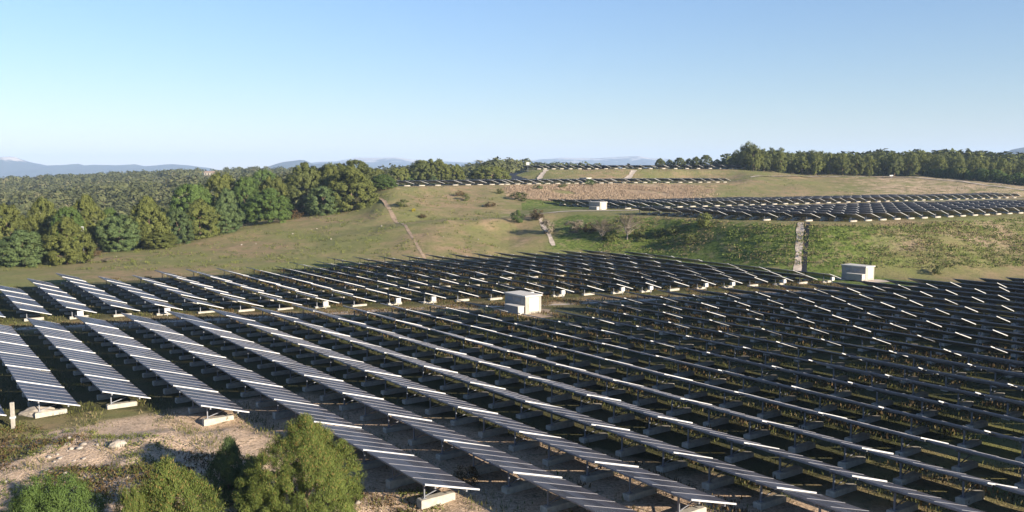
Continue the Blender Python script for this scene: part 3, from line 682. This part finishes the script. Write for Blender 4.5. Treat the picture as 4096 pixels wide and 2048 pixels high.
# trees along the hillside (x of the photograph, base row, depth, height px, width px, colour, shape, label)
HT = [
 (90,1062,149,150,185,'blue',0,'broad blue-green pine at the left edge just above the mown slope'),
 (262,1052,151,190,165,'olive',1,'tall olive-green pine right behind the broad blue-green one at left edge'),
 (272,935,172,110,110,'green',2,'bright green round pine peeping over the tall olive one at left'),
 (25,950,168,140,160,'olive',0,'olive pine cut by the left edge behind the blue-green one'),
 (175,945,178,160,130,'olive',0,'second olive pine from the left edge, back row'),
 (345,940,180,165,150,'olive',1,'olive pine behind the white sign, back row'),
 (468,1003,172,142,152,'blue',2,'round blue-green pine standing alone right of the white sign'),
 (440,905,186,75,70,'green',2,'small bright green tree tucked behind the lone round pine'),
 (590,985,178,205,150,'olive',1,'large olive pine with ragged crown right of the lone round pine'),
 (640,985,176,70,130,'olive',0,'low olive bush-like pine in front of the large ragged one'),
 (708,965,184,135,115,'blue',0,'blue-green egg-shaped pine beside the large ragged olive one'),
 (800,945,190,155,155,'olive',1,'olive pine at the edge of the slope, middle of the left group'),
 (905,930,193,120,112,'blue',2,'blue-green pine leaning right at the edge of slope below the bright ones'),
 (770,860,212,125,150,'green',2,'wide bright green pine standing behind the middle of the left group'),
 (890,810,224,118,128,'olive',2,'olive pine topping the middle group against the far woods'),
 (912,862,212,112,95,'blue',0,'blue-green pine directly under the olive topping pine'),
 (988,815,222,108,96,'green',2,'bright green pine just right of the olive topping pine'),
 (1080,890,207,138,165,'green',0,'deep green broad pine casting shade on the bare slope'),
 (1100,800,228,95,110,'olive',2,'olive pine rising behind the deep green broad pine'),
 (1225,800,232,150,165,'dark',0,'dark wide pine at the left of the tallest group'),
 (1335,800,234,145,150,'olive',2,'olive wide pine in the centre of the tallest group'),
 (1290,858,221,115,138,'blue',0,'round dark blue-green pine in front of the tallest group'),
 (1408,842,225,175,180,'olive',0,'biggest olive pine with sweeping low branches at top of bare path'),
 (1420,780,246,138,130,'dark',2,'dark pine top showing behind the biggest olive pine'),
 (1535,787,238,92,102,'green',0,'deep green small pine at the left end of the thin panel row'),
 (1500,735,300,60,100,'olive',2,'olive tree behind the small deep green pine'),
 (1600,725,310,55,95,'olive',2,'low olive tree left of the paired dark pines'),
 (1690,715,312,72,100,'dark',2,'dark left half of the paired pines behind the thin panel row'),
 (1745,715,314,78,105,'olive',2,'olive right half of the paired pines behind the thin panel row'),
 (1815,715,318,58,85,'olive',2,'small olive pine right of the paired pines'),
 (1960,712,330,48,150,'olive',2,'wide low tree behind the middle of the thin panel row'),
 (1060,740,300,60,110,'green',2,'green tree between far wood and tallest group'),
]
for sx, sy, Y, hp, wp, c, k, lab in HT:
    x, y = PX(sx, Y); z = float(zat(x, y)); zb = ZP(sx, sy, Y)
    h = hp*Y/CAM_F; top = zb+h
    if abs(zb-z) > .2: h = max(2.5, top-z)             # crown top stays put, foot on the ground
    tree(x, y, h*1.03, wp*Y/CAM_F*1.12, CR[c][k], TR[k], lab)
# pines of the valley behind
g = np.random.default_rng(5); pts = []
tries = 0
while len(pts) < 62 and tries < 9000:
    tries += 1
    Y = g.uniform(205, 335); sx = g.uniform(-120, 1750)
    if Y < 172+sx*.055+32 or (sx > 950 and sx < 1480): continue
    x, y = PX(sx, Y)
    if sx > 1400 and Y < 290: continue
    if all((x-a)**2+(y-b)**2 > 7.5**2 for a, b in pts): pts.append((x, y))
for x, y in pts:
    h = g.uniform(5, 7.8); z = float(zat(x, y))
    if x/y*CAM_F+2048 > 1350: h *= .6
    tree(x, y, h, h*g.uniform(.85,1.15), CR[['olive','olive','green','dark','blue'][g.integers(5)]][g.integers(3)], TR[g.integers(3)], 'rounded pine in the wooded hollow behind the front line of trees', 'pines of the wooded hollow')
# pine wood above the brown hill
pts = []; tries = 0
while len(pts) < 190 and tries < 20000:
    tries += 1
    Y = g.uniform(338, 440); sx = g.uniform(2985, 4250)
    front = np.interp(sx, [2985, 3600, 3700, 3850, 4096, 4300], [352, 352, 348, 334, 312, 304])+3
    if Y < front or Y > front+85: continue
    x, y = PX(sx, Y)
    if all((x-a)**2+(y-b)**2 > (5.0 if Y < front+25 else 6.5)**2 for a, b in pts): pts.append((x, y))
pts.sort(key=lambda p: p[0]/p[1]); nf = 0
for x, y in pts:
    sx = x/y*CAM_F+2048; fr_ = np.interp(sx, [2985, 3600, 3700, 3850, 4096, 4300], [352, 352, 348, 334, 312, 304])+3
    lab = 'tall dark pine deep in the dense wood above the brown hillside'
    if y < fr_+6 and sx < 4110: nf += 1; lab = f"tall dark pine, {ordn(nf)} from the left along the front edge of the right-hand wood"
    h = g.uniform(7.4, 9.8)*np.interp(sx, [2985, 3300, 3900, 4200], [1.08, 1, .95, .8])
    tree(x, y, h, h*g.uniform(.62,.82), CRP[g.integers(4)], TR[g.integers(3)], lab, 'pines of the wood above the brown hillside')
for sx, Y, hh, lab in ((2985,356,12,'tallest pine at the left corner of the right-hand wood, beside the highest panel row'),(3010,352,11.3,'tall pine just right of the corner pine of the right-hand wood'),(2945,362,8,'short pine standing left of the corner pine of the right-hand wood')):
    x, y = PX(sx, Y); tree(x, y, hh, hh*.62, CRP[0], TR[0], lab, 'pines of the wood above the brown hillside')
for k, sx in enumerate(np.linspace(2640, 2930, 9)):
    x, y = PX(sx+g.uniform(-8,8), 395+g.uniform(-8,8)); hh = 5.2+g.uniform(-.6,.8)
    tree(x, y, hh, hh*1.0, CR['dark'][k % 3], TR[k % 3], f'low dark tree, {ordn(k+1)} from the left in the line just behind the highest panel row', 'low trees behind the highest panel row')
# bright shrubs at the foot of the right-hand wood
for k in range(15):
    sx = 3700+k*30+g.uniform(-8,8); Y = np.interp(sx, [3700,3850,4096,4300], [346,332,311,303])-.5+g.uniform(0,5)+6; x, y = PX(sx, Y)
    tree(x, y, g.uniform(3.2,5), g.uniform(4.5,6), CR['green'][2], TR[2], f'bright green shrubby tree, {ordn(k+1)} from the left along the foot of the right-hand wood', 'shrubby trees at the foot of the right-hand wood')
# near pines at the bottom of the picture
near_a = crown_mesh('crown', 301, 'egg', 820, 260, .0118, M['f_near'], .056, .34, .55, .16)
near_b = crown_mesh('crown', 302, 'round', 420, 150, .018, M['f_near'], .075, .34, .45, .05)
near_c = crown_mesh('crown', 303, 'egg', 560, 170, .0155, M['f_near'], .070, .34, .5, .12)
near_g = crown_mesh('crown', 304, 'round', 520, 170, .0155, M['f_green'], .070, .34, .35)
near_d = crown_mesh('crown', 305, 'cone', 260, 110, .028, M['f_blue'], .085, .34, .45)
def near(sx, sy, Y, zb, wd, me, lab):
    x, y = PX(sx, Y); top = ZP(sx, sy, Y)
    tree(x, y, top-zb, wd, me, TR[0], lab, z=zb)
near(1200, 1672, 38.7, -17.2, 5.1, near_a, 'large sunlit pine in the foreground with rusty tips, beside the longest grey rows')
near(625, 1850, 34.0, -18.6, 4.4, near_c, 'young light green pine second from left along the bottom edge')
near(150, 1925, 33.0, -18.8, 4.0, near_g, 'round bright green pine in the bottom left corner')
near(880, 1770, 41.0, -17.4, 2.8, near_d, 'dark shaded pine against the left side of the large foreground one')
near(985, 1850, 40.2, -17.8, 3.0, near_d, 'low dark shaded pine filling the gap below the large foreground one')
near(470, 1985, 32.5, -18.6, 1.8, near_b, 'small light green pine peeping over the bottom edge left of the young one')

# bushes, gorse and a leafless tree on the slopes
bush_m = {c: crown_mesh('foliage', 400+i, 'round', 26, 40, .10, M[c], .24, .5) for i, c in enumerate(('f_dark','f_olive','f_brown','f_gorse','f_twig','f_green'))}
def bush(sx, sy, Y, wd, h, c, lab, cat='bush', name='bush'):
    x, y = PX(sx, Y); o = new_obj(name, bush_m[c], None, (x, y, float(zat(x, y))-.1), rng.uniform(0,6)); o.scale = (wd, wd*.8, h); tag(o, lab, cat)
for a in [(2072,890,190,3.2,2.6,'f_green','dark green bush in the gully left of the pale path'),
 (1615,822,214,3.6,2.0,'f_dark','dark straggling bush on the slope right of the bare path'),
 (1655,835,210,1.1,.9,'f_gorse','small yellow flowering bush on the slope'),
 (1690,855,205,1.8,1.2,'f_brown','small brown bush below the yellow flowering one'),
 (1840,780,236,2.4,1.6,'f_brown','grey-brown bush near the top of the slope, left of its pair'),
 (1862,800,230,2.6,1.8,'f_dark','dark bush just below the grey-brown one near slope top'),
 (2000,770,246,2.2,1.7,'f_olive','olive bush on the grassy shoulder below the thin panel row'),
 (2080,775,236,5.0,2.4,'f_dark','wide dark bush where dry stalks begin'),
 (2150,748,262,3.4,1.8,'f_green','green bush under the thin panel row, left one'),
 (2255,742,272,3.4,1.5,'f_dark','dark bush under the thin panel row, middle one'),
 (2355,742,284,3.8,2.4,'f_green','bushy green shrub touching the thin panel row'),
 (3765,1010,134,2.0,1.5,'f_dark','dark round bush on the bright green slope at right'),
 (2820,915,163,3.6,3.0,'f_olive','olive bush on the shaded bank under the raised panels'),
 (2760,930,161,4.0,1.8,'f_dark','low dark bush left of the olive one on the shaded bank'),
 (2300,975,178,4.0,2.6,'f_twig','grey leafless thicket at the foot of the pale path'),
 (2360,985,176,3.2,2.2,'f_brown','brown thicket right of the grey leafless one'),
 (2190,960,180,3.2,3.2,'f_twig','pale dry thicket beside the pale path'),
 (2150,900,190,3.0,2.6,'f_brown','brown scrub between the gully bush and pale path'),
 (1960,820,222,3.2,1.4,'f_brown','brown scrub on the crest of the mown slope'),
 (420,1050,152,2.2,.9,'f_twig','grey heap of brush on the grass left of the slope'),
 (360,985,165,3.0,2.0,'f_brown','brown brush right under the white sign'),
 (1170,845,216,4.2,2.4,'f_brown','brown scrub between the deep green and the dark pine'),
 (1130,870,211,3,1.6,'f_olive','olive scrub at the right foot of the deep green pine'),
 (1860,1950,43,1.5,.9,'f_brown','russet bush beside the nearest ballast block'),
]: bush(*a)
def bare_tree(sx, Y, h, wd, lab, seed):
    x, y = PX(sx, Y); g = random.Random(seed); e = empty('bare_tree', (x, y, float(zat(x, y))-.1)); tr = MB(); tw = MB()
    tr.tube([(0,0,0),(.05,0,h*.25),(.0,.05,h*.45)], [.13,.09,.05], 7)
    for k in range(70):
        a = g.uniform(0,6.28); z0 = h*g.uniform(.12,.45); r_ = wd/2*g.uniform(.3,1)
        p = Vector((0,0,z0)); q = Vector((math.cos(a)*r_, math.sin(a)*r_, h*g.uniform(.4,1)*(1.1-.35*r_/wd*2))); m_ = p.lerp(q, .5)+Vector((0,0,h*.05))
        tr.tube([p, m_, q], [.03,.02,.008], 4)
        for j in range(26):
            s = m_.lerp(q, g.uniform(0,1)); dd = Vector((g.uniform(-1,1),g.uniform(-1,1),g.uniform(-.2,1.2))).normalized()*g.uniform(.3,.75)
            tw.bar(s, s+dd, .014, .014)
    tr.build('trunk', M['pale_bark'], e); tw.build('twigs', M['f_twig'], e); tag(e, lab, 'tree')
bare_tree(2510, 170, 5.6, 6.4, 'leafless grey tree with pale trunk on the shaded bank', 3)
bare_tree(2410, 172, 5.0, 5.6, 'leafless greyish tree left of the one with the pale trunk', 4)
for k, (sx, Y, wd) in enumerate([(2440,171,3),(2560,169,3),(2640,168,3),(2700,166,3)]):
    bush(sx, 0, Y, wd, 1.8, ['f_olive','f_dark'][k % 2], ['olive undergrowth under the leafless trees','dark undergrowth right of the pale trunk','olive undergrowth further right on the shaded bank','dark undergrowth below the left tip of the raised panels'][k])

# far-off woods
def wood(name, n, seed, pos, hr, lab, m='f_wood', nl=84, wf=.95, lsz=.165):
    g = np.random.default_rng(seed); X, Y = pos(g, n); Z = zat(X, Y); h = g.uniform(*hr, len(X)); wd = h*wf*g.uniform(.8,1.2,len(X))
    d = g.normal(size=(len(X), nl, 3)); d /= np.linalg.norm(d, axis=2)[:,:,None]; d *= g.uniform(.75,1,(len(X),nl,1)); d[:,:,2] = np.abs(d[:,:,2])*.9-.25*(g.random((len(X),nl)) < .3)
    P = np.stack([X[:,None]+d[:,:,0]*wd[:,None]*.5, Y[:,None]+d[:,:,1]*wd[:,None]*.5, Z[:,None]+h[:,None]*(.38+.6*d[:,:,2])], 2)
    U = d.copy(); U[:,:,2] += .3
    T = np.clip(np.repeat(g.random(len(X))*.85, nl)+g.normal(size=len(X)*nl)*.06+.05, 0, 1)
    V, F = leaves(P.reshape(-1,3), lsz*np.repeat(h, nl), U.reshape(-1,3), g, .7, .9)
    tag(new_obj(name, np_mesh(name, V, F, M[m], tone=np.repeat(T,4))), lab, 'woods', kind='stuff')
def pos_left(g, n):
    Y = 300+900*g.random(n*2)**1.25; sx = g.uniform(-350, 3000, n*2); X = (sx-2048)/CAM_F*Y
    k = (Y > np.interp(sx, [-350, 1200, 1500, 2000, 2100, 3000], [300, 320, 350, 360, 470, 560]))
    clear = vnoise(X, Y, 60, 77) > .84
    for hx, hy, hY in ((680,1,612),(600,1,602),(572,1,630),(785,1,710),(845,1,830),(1092,1,552),(1815,1,472)):
        cx = (hx-2048)/CAM_F*hY; clear |= (np.abs(X/Y-cx/hY) < 10/hY) & (Y < hY+8) & (Y > hY-95)
    k &= ~clear
    return X[k][:n], Y[k][:n]
wood('far_woods', 5400, 31, pos_left, (5, 9.5), 'mixed woods rolling away to the foot of the far mountains')
def pos_far(g, n):
    Y = g.uniform(1150, 2600, n); X = g.uniform(-.68, .68, n)*Y; return X, Y
wood('distant_woods', 3800, 32, pos_far, (7, 13), 'hazy woods on the horizon below the mountains', nl=22, wf=1.6)
def pos_right(g, n):
    Y = g.uniform(430, 720, n); sx = g.uniform(2900, 4400, n); return (sx-2048)/CAM_F*Y, Y
wood('hill_woods', 1500, 33, pos_right, (8, 12), 'dense pines covering the rise far behind the right-hand wood', m='f_olive', nl=80, wf=.8, lsz=.17)

# grass and weeds
def tufts(name, X, Y, hgt, wid, nl, m, lab, seed, asp=.22, size=.30, spike=.8, zoff=0, cat='grass'):
    g = np.random.default_rng(seed); n = len(X); Z = zat(X, Y)+zoff
    P = np.stack([X[:,None]+g.normal(size=(n,nl))*wid*.5, Y[:,None]+g.normal(size=(n,nl))*wid*.5, Z[:,None]+g.random((n,nl))*hgt*.55], 2).reshape(-1,3)
    U = g.normal(size=P.shape); U[:,2] *= .3; U /= np.linalg.norm(U, axis=1)[:,None]
    V, F = leaves(P, size, U, g, .6, asp, spike)
    T = np.clip(np.repeat(g.random(n)*.8, nl)+g.normal(size=n*nl)*.12+.1, 0, 1)
    tag(new_obj(name, np_mesh(name, V, F, M[m], tone=np.repeat(T,4))), lab, cat, kind='stuff')
def field_pts(g, n, u0, u1, off, sp, tf):
    u = g.uniform(u0, u1, n); t = g.uniform(12, 140, n); i = np.floor((u-10.83)/PITCH); u = 10.83+PITCH*i+off+g.normal(size=n)*sp
    X = Q[0]*u+A[0]*t; Y = Q[1]*u+A[1]*t
    k = (Y > 26) & (Y < 150) & (np.abs(X/Y) < .62) & (t < np.interp(u, [0,60,85,112], [139,138,130,118])) & (u < 112)
    k2 = (Y > 26) & (Y < 140) & (np.abs(X/Y) < .62) & (u >= 112) & (t < 62-(u-118)*.5)
    k |= k2; k &= vnoise(X, Y, 4, 55) > tf
    return X[k], Y[k]
g = np.random.default_rng(91)
tufts('grass', *field_pts(g, 26000, 3, 130, 3.15, .55, .30), .22, .5, 7, 'f_grass', 'yellow-green grass growing in the sunlit strips between the panel rows', 1, size=.17)
tufts('grass', *field_pts(g, 8000, 3, 130, 3.1, .6, .45), .22, .5, 7, 'f_straw', 'straw-coloured dry grass between the panel rows', 2, size=.17)
tufts('weeds', *field_pts(g, 11000, 26, 130, 3.4, .36, .50), .42, .5, 12, 'f_brown', 'russet dry weeds growing between the panel rows', 3, size=.18, asp=.5, cat='weeds')
# verge along the track
u = g.uniform(-12, 112, 1500); t = 104.4-.30*u+g.normal(size=1500)*.8
tufts('weeds', Q[0]*u+A[0]*t, Q[1]*u+A[1]*t, .20, .6, 8, 'f_brown', 'brown weeds along the verge of the track between the fields', 4, size=.16, asp=.4, cat='weeds')
# slopes
def slope_pts(g, n, sx0, sx1, y0, y1, z0, z1, thr=.3, s=5):
    Y = g.uniform(y0, y1, n); sx = g.uniform(sx0, sx1, n); X = (sx-2048)/CAM_F*Y; Z = zat(X, Y)
    k = (Z > z0) & (Z < z1) & (vnoise(X, Y, s, 60) > thr); return X[k], Y[k]
tufts('grass', *slope_pts(g, 8000, 2400, 4200, 120, 185, -15.2, -9.3, .35), .22, .9, 12, 'f_lush', 'lush green grass tufts on the bank under the raised panels', 5, size=.24, asp=.6, spike=.35)
tufts('grass', *slope_pts(g, 9000, 2400, 4200, 120, 185, -15.2, -9.1, .42, 3), .22, .8, 10, 'f_straw', 'straw tufts scattered over the green bank', 6, size=.24, asp=.5, spike=.4)
Xq, Yq = slope_pts(g, 15000, 2030, 2900, 240, 300, -8.4, -4.1, .36, 8); kq = g.random(len(Xq)) > np.clip((2048+CAM_F*Xq/Yq-2600)/290, 0, 1)
tufts('weeds', Xq[kq], Yq[kq], .5, 1.0, 10, 'f_pink', 'pale pinkish dry stalks covering the bank below the thin panel row', 7, size=.34, asp=.35, cat='weeds')
tufts('grass', *slope_pts(g, 4500, -100, 2000, 140, 240, -15.9, -5, .45, 4), .18, .5, 6, 'f_olive', 'short dark tufts dotted over the mown slope', 8, size=.28, asp=.4)
tufts('grass', *slope_pts(g, 2500, 2100, 4200, 200, 350, -8.7, -1, .4, 6), .25, .7, 6, 'f_olive', 'dark tufts dotted over the upper slopes', 9, size=.26, asp=.4)
# foreground scrub between the stones
Yf = g.uniform(28, 60, 5200); sx = g.uniform(-300, 1900, 5200); X = (sx-2048)/CAM_F*Yf; uu, tt = UT(X, Yf)
k = (uu < 24) & (tt < 62-np.clip(uu-6, 0, 99)*1.9) & (vnoise(X, Yf, 2.6, 61) > .52)
tufts('weeds', X[k], Yf[k], .22, .45, 12, 'f_brown', 'russet low weeds among the stones in the foreground', 10, size=.13, asp=.5, spike=.5, cat='weeds')
k = (uu < 26) & (tt < 63-np.clip(uu-6, 0, 99)*1.8) & (vnoise(X, Yf, 2.2, 62) > .50)
tufts('grass', X[k], Yf[k], .16, .40, 12, 'f_olive', 'olive grass among the stones in the foreground', 11, size=.14, asp=.35, spike=.5)
# stones
def stones(name, X, Y, smin, smax, lab, seed):
    g = np.random.default_rng(seed); t = (1+5**.5)/2
    B = np.array([(-1,t,0),(1,t,0),(-1,-t,0),(1,-t,0),(0,-1,t),(0,1,t),(0,-1,-t),(0,1,-t),(t,0,-1),(t,0,1),(-t,0,-1),(-t,0,1)])/1.9
    BF = np.array([(0,11,5),(0,5,1),(0,1,7),(0,7,10),(0,10,11),(1,5,9),(5,11,4),(11,10,2),(10,7,6),(7,1,8),(3,9,4),(3,4,2),(3,2,6),(3,6,8),(3,8,9),(4,9,5),(2,4,11),(6,2,10),(8,6,7),(9,8,1)])
    n = len(X); s = smin+(smax-smin)*g.random(n)**7; Z = zat(X, Y)
    V = B[None]*(.7+.6*g.random((n,12,1)))*(s[:,None,None]*(.6+.8*g.random((n,1,3))))*np.array([1,1,.6])
    V = V+np.stack([X, Y, Z+s*.12], 1)[:,None,:]
    tag(new_obj(name, np_mesh(name, V.reshape(-1,3), (BF[None]+12*np.arange(n)[:,None,None]).reshape(-1,3), M['rock'])), lab, 'stones', kind='stuff')
k = (uu < 24) & (tt < 60-np.clip(uu-6, 0, 99)*1.9)
Xs, Ys = X[k], Yf[k]; Xs, Ys = Xs[::2], Ys[::2]
stones('rubble', Xs, Ys, .03, .20, 'pale broken stones strewn over the foreground ground', 1)
k_ = slope_pts(g, 200, 0, 2000, 145, 235, -15.9, -6, .2); stones('slope_stones', *k_, .06, .30, 'pale stones dotted over the mown slope', 2)

# boulder, marker post and small signs
def boulder(x, y, sx, sy, sz, rz, lab, seed):
    g = random.Random(seed); bm = bmesh.new(); bmesh.ops.create_icosphere(bm, subdivisions=3, radius=1)
    for v in bm.verts:
        p = v.co.normalized(); f = .78+.35*float(vnoise(np.array(p.x*2+seed+9), np.array(p.y*2+p.z*3+9), .9, seed)); v.co = Vector((p.x*sx*f, p.y*sy*f, max(-.3, p.z*sz*f)))
    me = bpy.data.meshes.new('boulder'); bm.to_mesh(me); bm.free(); me.materials.append(M['rock'])
    o = new_obj('boulder', me, None, (x, y, float(zat(x, y))+sz*.25), rz); tag(o, lab, 'rock')
import bmesh
x, y = PX(115, 56.0); boulder(x, y, 1.25, .55, .45, .1, 'long pale boulder lying below the leftmost panel row', 3)
x, y = PX(430, 48.0); boulder(x, y, .5, .35, .3, .6, 'small pale boulder in the middle of the stony ground', 5)
x, y = PX(4, 53.2); zb = float(zat(x, y))
e = empty('marker_post', (x, y, zb)); MB().box(-.09,.09,-.09,.09,-.2,1.75).build('post', M['concrete'], e); MB().box(-.13,.13,-.13,.13,.72,.86).build('collar', M['white_metal'], e)
tag(e, 'grey concrete post with white collar at the far left edge', 'post')
def sign(sx, Y, z, w_, h_, ph, lab):
    x, y = PX(sx, Y); e = empty('sign', (x, y, z), 0)
    MB().box(-.05,.05,-.05,.05,-.3,ph).build('pole', M['galv'], e); MB().box(-w_/2,w_/2,-.11,-.052,ph-h_,ph).build('board', M['white_metal'], e); tag(e, lab, 'sign')
x, y = PX(328, 150); x, y = PX(328, 158); sign(328, 158, float(zat(x, y)), .45, 1.1, ZP(328, 900, 158)-float(zat(x, y)), 'white board on a pole among the pines at left')
x, y = PX(3560, 344); sign(3560, 344, float(zat(x, y)), 1.4, .45, 1.3, 'small white board in front of the right-hand wood')
x, y = PX(2112, 352); sign(2112, 352, float(zat(x, y)), 1.3, 1.2, 3.9, 'white board left of the highest panel row')
# dark lined basin
b = MB(); zb = ZE
p = [V3(2040, 352, 693), V3(2145, 352, 693), V3(2105, 336, 716), V3(2036, 336, 716)]
b.add(p+[(q[0], q[1]+.3, q[2]-.4) for q in p], [(3,2,1,0),(4,5,6,7),(0,1,5,4),(1,2,6,5),(2,3,7,6),(3,0,4,7)]); b.build('basin_liner', M['liner'])['kind'] = 'structure'

# houses in the far wood
def house(sx, sy, Y, wd, dp, h, rz, lab, roofm='terracotta'):
    x, y = PX(sx, Y); z = float(zat(x, y)); wd, dp, h = wd*.72, dp*.8, h*.8+max(0, ZP(sx, sy, Y)-z)*.25; e = empty('house', (x, y, z), rz)
    MB().box(-wd/2, wd/2, -dp/2, dp/2, -1, h).build('wall', M['house_wall'], e)
    r = MB(); o_ = .5; zr = h+dp*.20
    r.add([(-wd/2-o_,-dp/2-o_,h-.1),(wd/2+o_,-dp/2-o_,h-.1),(wd/2+o_,dp/2+o_,h-.1),(-wd/2-o_,dp/2+o_,h-.1),(-wd/2-o_,0,zr),(wd/2+o_,0,zr)], [(3,2,1,0),(0,1,5,4),(2,3,4,5),(1,2,5),(3,0,4)])
    r.build('roof', M[roofm], e)
    for k in range(3):
        wx = -wd/2+wd*(k+.5)/3; MB().box(wx-.6, wx+.6, -dp/2-.03, -dp/2-.002, h-2.2, h-.8).build('window', M['glass_dark'], e)
    tag(e, lab, 'house')
house(680, 722, 612, 9, 6, 2.6, .2, 'cream villa with pale roof, largest of the houses in the far wood')
house(600, 726, 602, 7.5, 5, 2.3, -.1, 'low cream house left of the largest villa in the far wood')
house(572, 724, 630, 5, 5, 2.2, .3, 'smallest cream house at the left of the far cluster')
house(785, 713, 710, 8, 6, 2.2, .1, 'house with a reddish roof right of the largest villa')
house(845, 694, 830, 11, 8, 3.2, 0, 'cream house highest up, right above the reddish-roofed one')
house(1092, 704, 552, 6, 5, 2.0, .2, 'small cream house left of the tallest pine group')
house(1815, 692, 472, 7, 6, 3.4, -.5, 'white house seen between the pines behind the thin panel row')

# ------------------------------------------------------------------ far mountains
def ridge(name, prof, Y, seed, depth=1500, colr=None):
    px_ = np.array([p[0] for p in prof], float); pz_ = np.array([(690-p[1])/CAM_F*Y for p in prof])
    xs = np.linspace(px_[0], px_[-1], 260); X = (xs-2048)/CAM_F*Y; C = np.interp(xs, px_, pz_)
    C = C+(vnoise(X, X*0, Y*.012, seed)-.5)*Y*.0009
    J = 26; V = []
    for j in range(J):
        f = j/(J-1); s = 1-abs(f-.55)/.55 if f < .55 else 1-(f-.55)/.45
        yy = Y+(f-.55)*depth*2
        rough = (vnoise(X, np.full_like(X, yy), depth*.16, seed+1)-.5)*.5+(vnoise(X, np.full_like(X, yy), depth*.07, seed+2)-.5)*.22
        z = -60+(C+60)*np.power(max(s, 0), .8)*(1+rough*(1-s)*1.4)
        V.append(np.stack([X, np.full_like(X, yy), z], 1))
    V = np.array(V); I = np.arange(J*260).reshape(J, 260)
    F = np.stack([I[:-1,:-1].ravel(), I[:-1,1:].ravel(), I[1:,1:].ravel(), I[1:,:-1].ravel()], 1)
    tag(new_obj(name, np_mesh(name, V.reshape(-1,3), F, M['mountain'], smooth=True)), kind='structure')
m, nt_, b_ = mat('wooded_limestone'); M['mountain'] = m
pos = N(nt_, 'ShaderNodeNewGeometry').outputs['Position']; sp = N(nt_, 'ShaderNodeSeparateXYZ'); L(nt_, pos, sp.inputs[0])
hh = N(nt_, 'ShaderNodeMapRange'); L(nt_, sp.outputs[2], hh.inputs[0]); hh.inputs[1].default_value = 30; hh.inputs[2].default_value = 130; hh.inputs[3].default_value = -.22; hh.inputs[4].default_value = .22
nn = noise(nt_, pos, .006, 6, .65); ad = N(nt_, 'ShaderNodeMath', operation='ADD'); L(nt_, nn, ad.inputs[0]); L(nt_, hh.outputs[0], ad.inputs[1])
L(nt_, ramp(nt_, ad.outputs[0], [(.55, (.030,.048,.055)), (.66, (.45,.40,.36))]), b_.inputs['Base Color']); b_.inputs['Roughness'].default_value = .95
ridge('mountain_ridge', [(-700,655),(-300,645),(-60,640),(0,632),(30,622),(45,619),(70,621),(95,632),(130,644),(185,657),(240,654),(300,653),(318,649),(340,655),(430,652),(500,655),(545,650),(580,658),(640,655),(700,651),(730,653),(790,659),(850,670),(900,690)], 5600, 41, 900)
ridge('mountain_ridge', [(1000,690),(1050,668),(1100,655),(1150,643),(1200,637),(1222,638),(1260,652),(1300,650),(1360,652),(1420,660),(1500,690)], 4500, 42, 700)
ridge('mountain_ridge', [(1180,665),(1260,645),(1300,642),(1350,641),(1400,633),(1430,626),(1500,628),(1555,625),(1620,630),(1700,643),(1760,643),(1860,649),(1900,645),(2000,644),(2100,641),(2200,634),(2250,630),(2400,633),(2490,626),(2550,623),(2590,632),(2650,637),(2670,634),(2720,648),(2800,668),(2900,690)], 7400, 43, 1200)
ridge('mountain_ridge', [(3850,690),(3960,640),(4040,603),(4096,590),(4300,580),(4600,610),(4800,690)], 3300, 44, 500)

# ------------------------------------------------------------------ haze
hb = MB().box(-12400, 12400, -4200, 12400, -46.5, 260); hz = hb.build('haze', []); hm = bpy.data.materials.new('haze'); hm.use_nodes = True
hn = hm.node_tree; hn.nodes.remove(hn.nodes['Principled BSDF']); pv = hn.nodes.new('ShaderNodeVolumePrincipled')
pv.inputs['Color'].default_value = (.52,.70,1,1); pv.inputs['Density'].default_value = 1.35e-4; pv.inputs['Anisotropy'].default_value = .0
hn.links.new(pv.outputs[0], hn.nodes['Material Output'].inputs['Volume']); hz.data.materials.append(hm); tag(hz, 'thin blue haze over the distance', 'haze', kind='stuff')
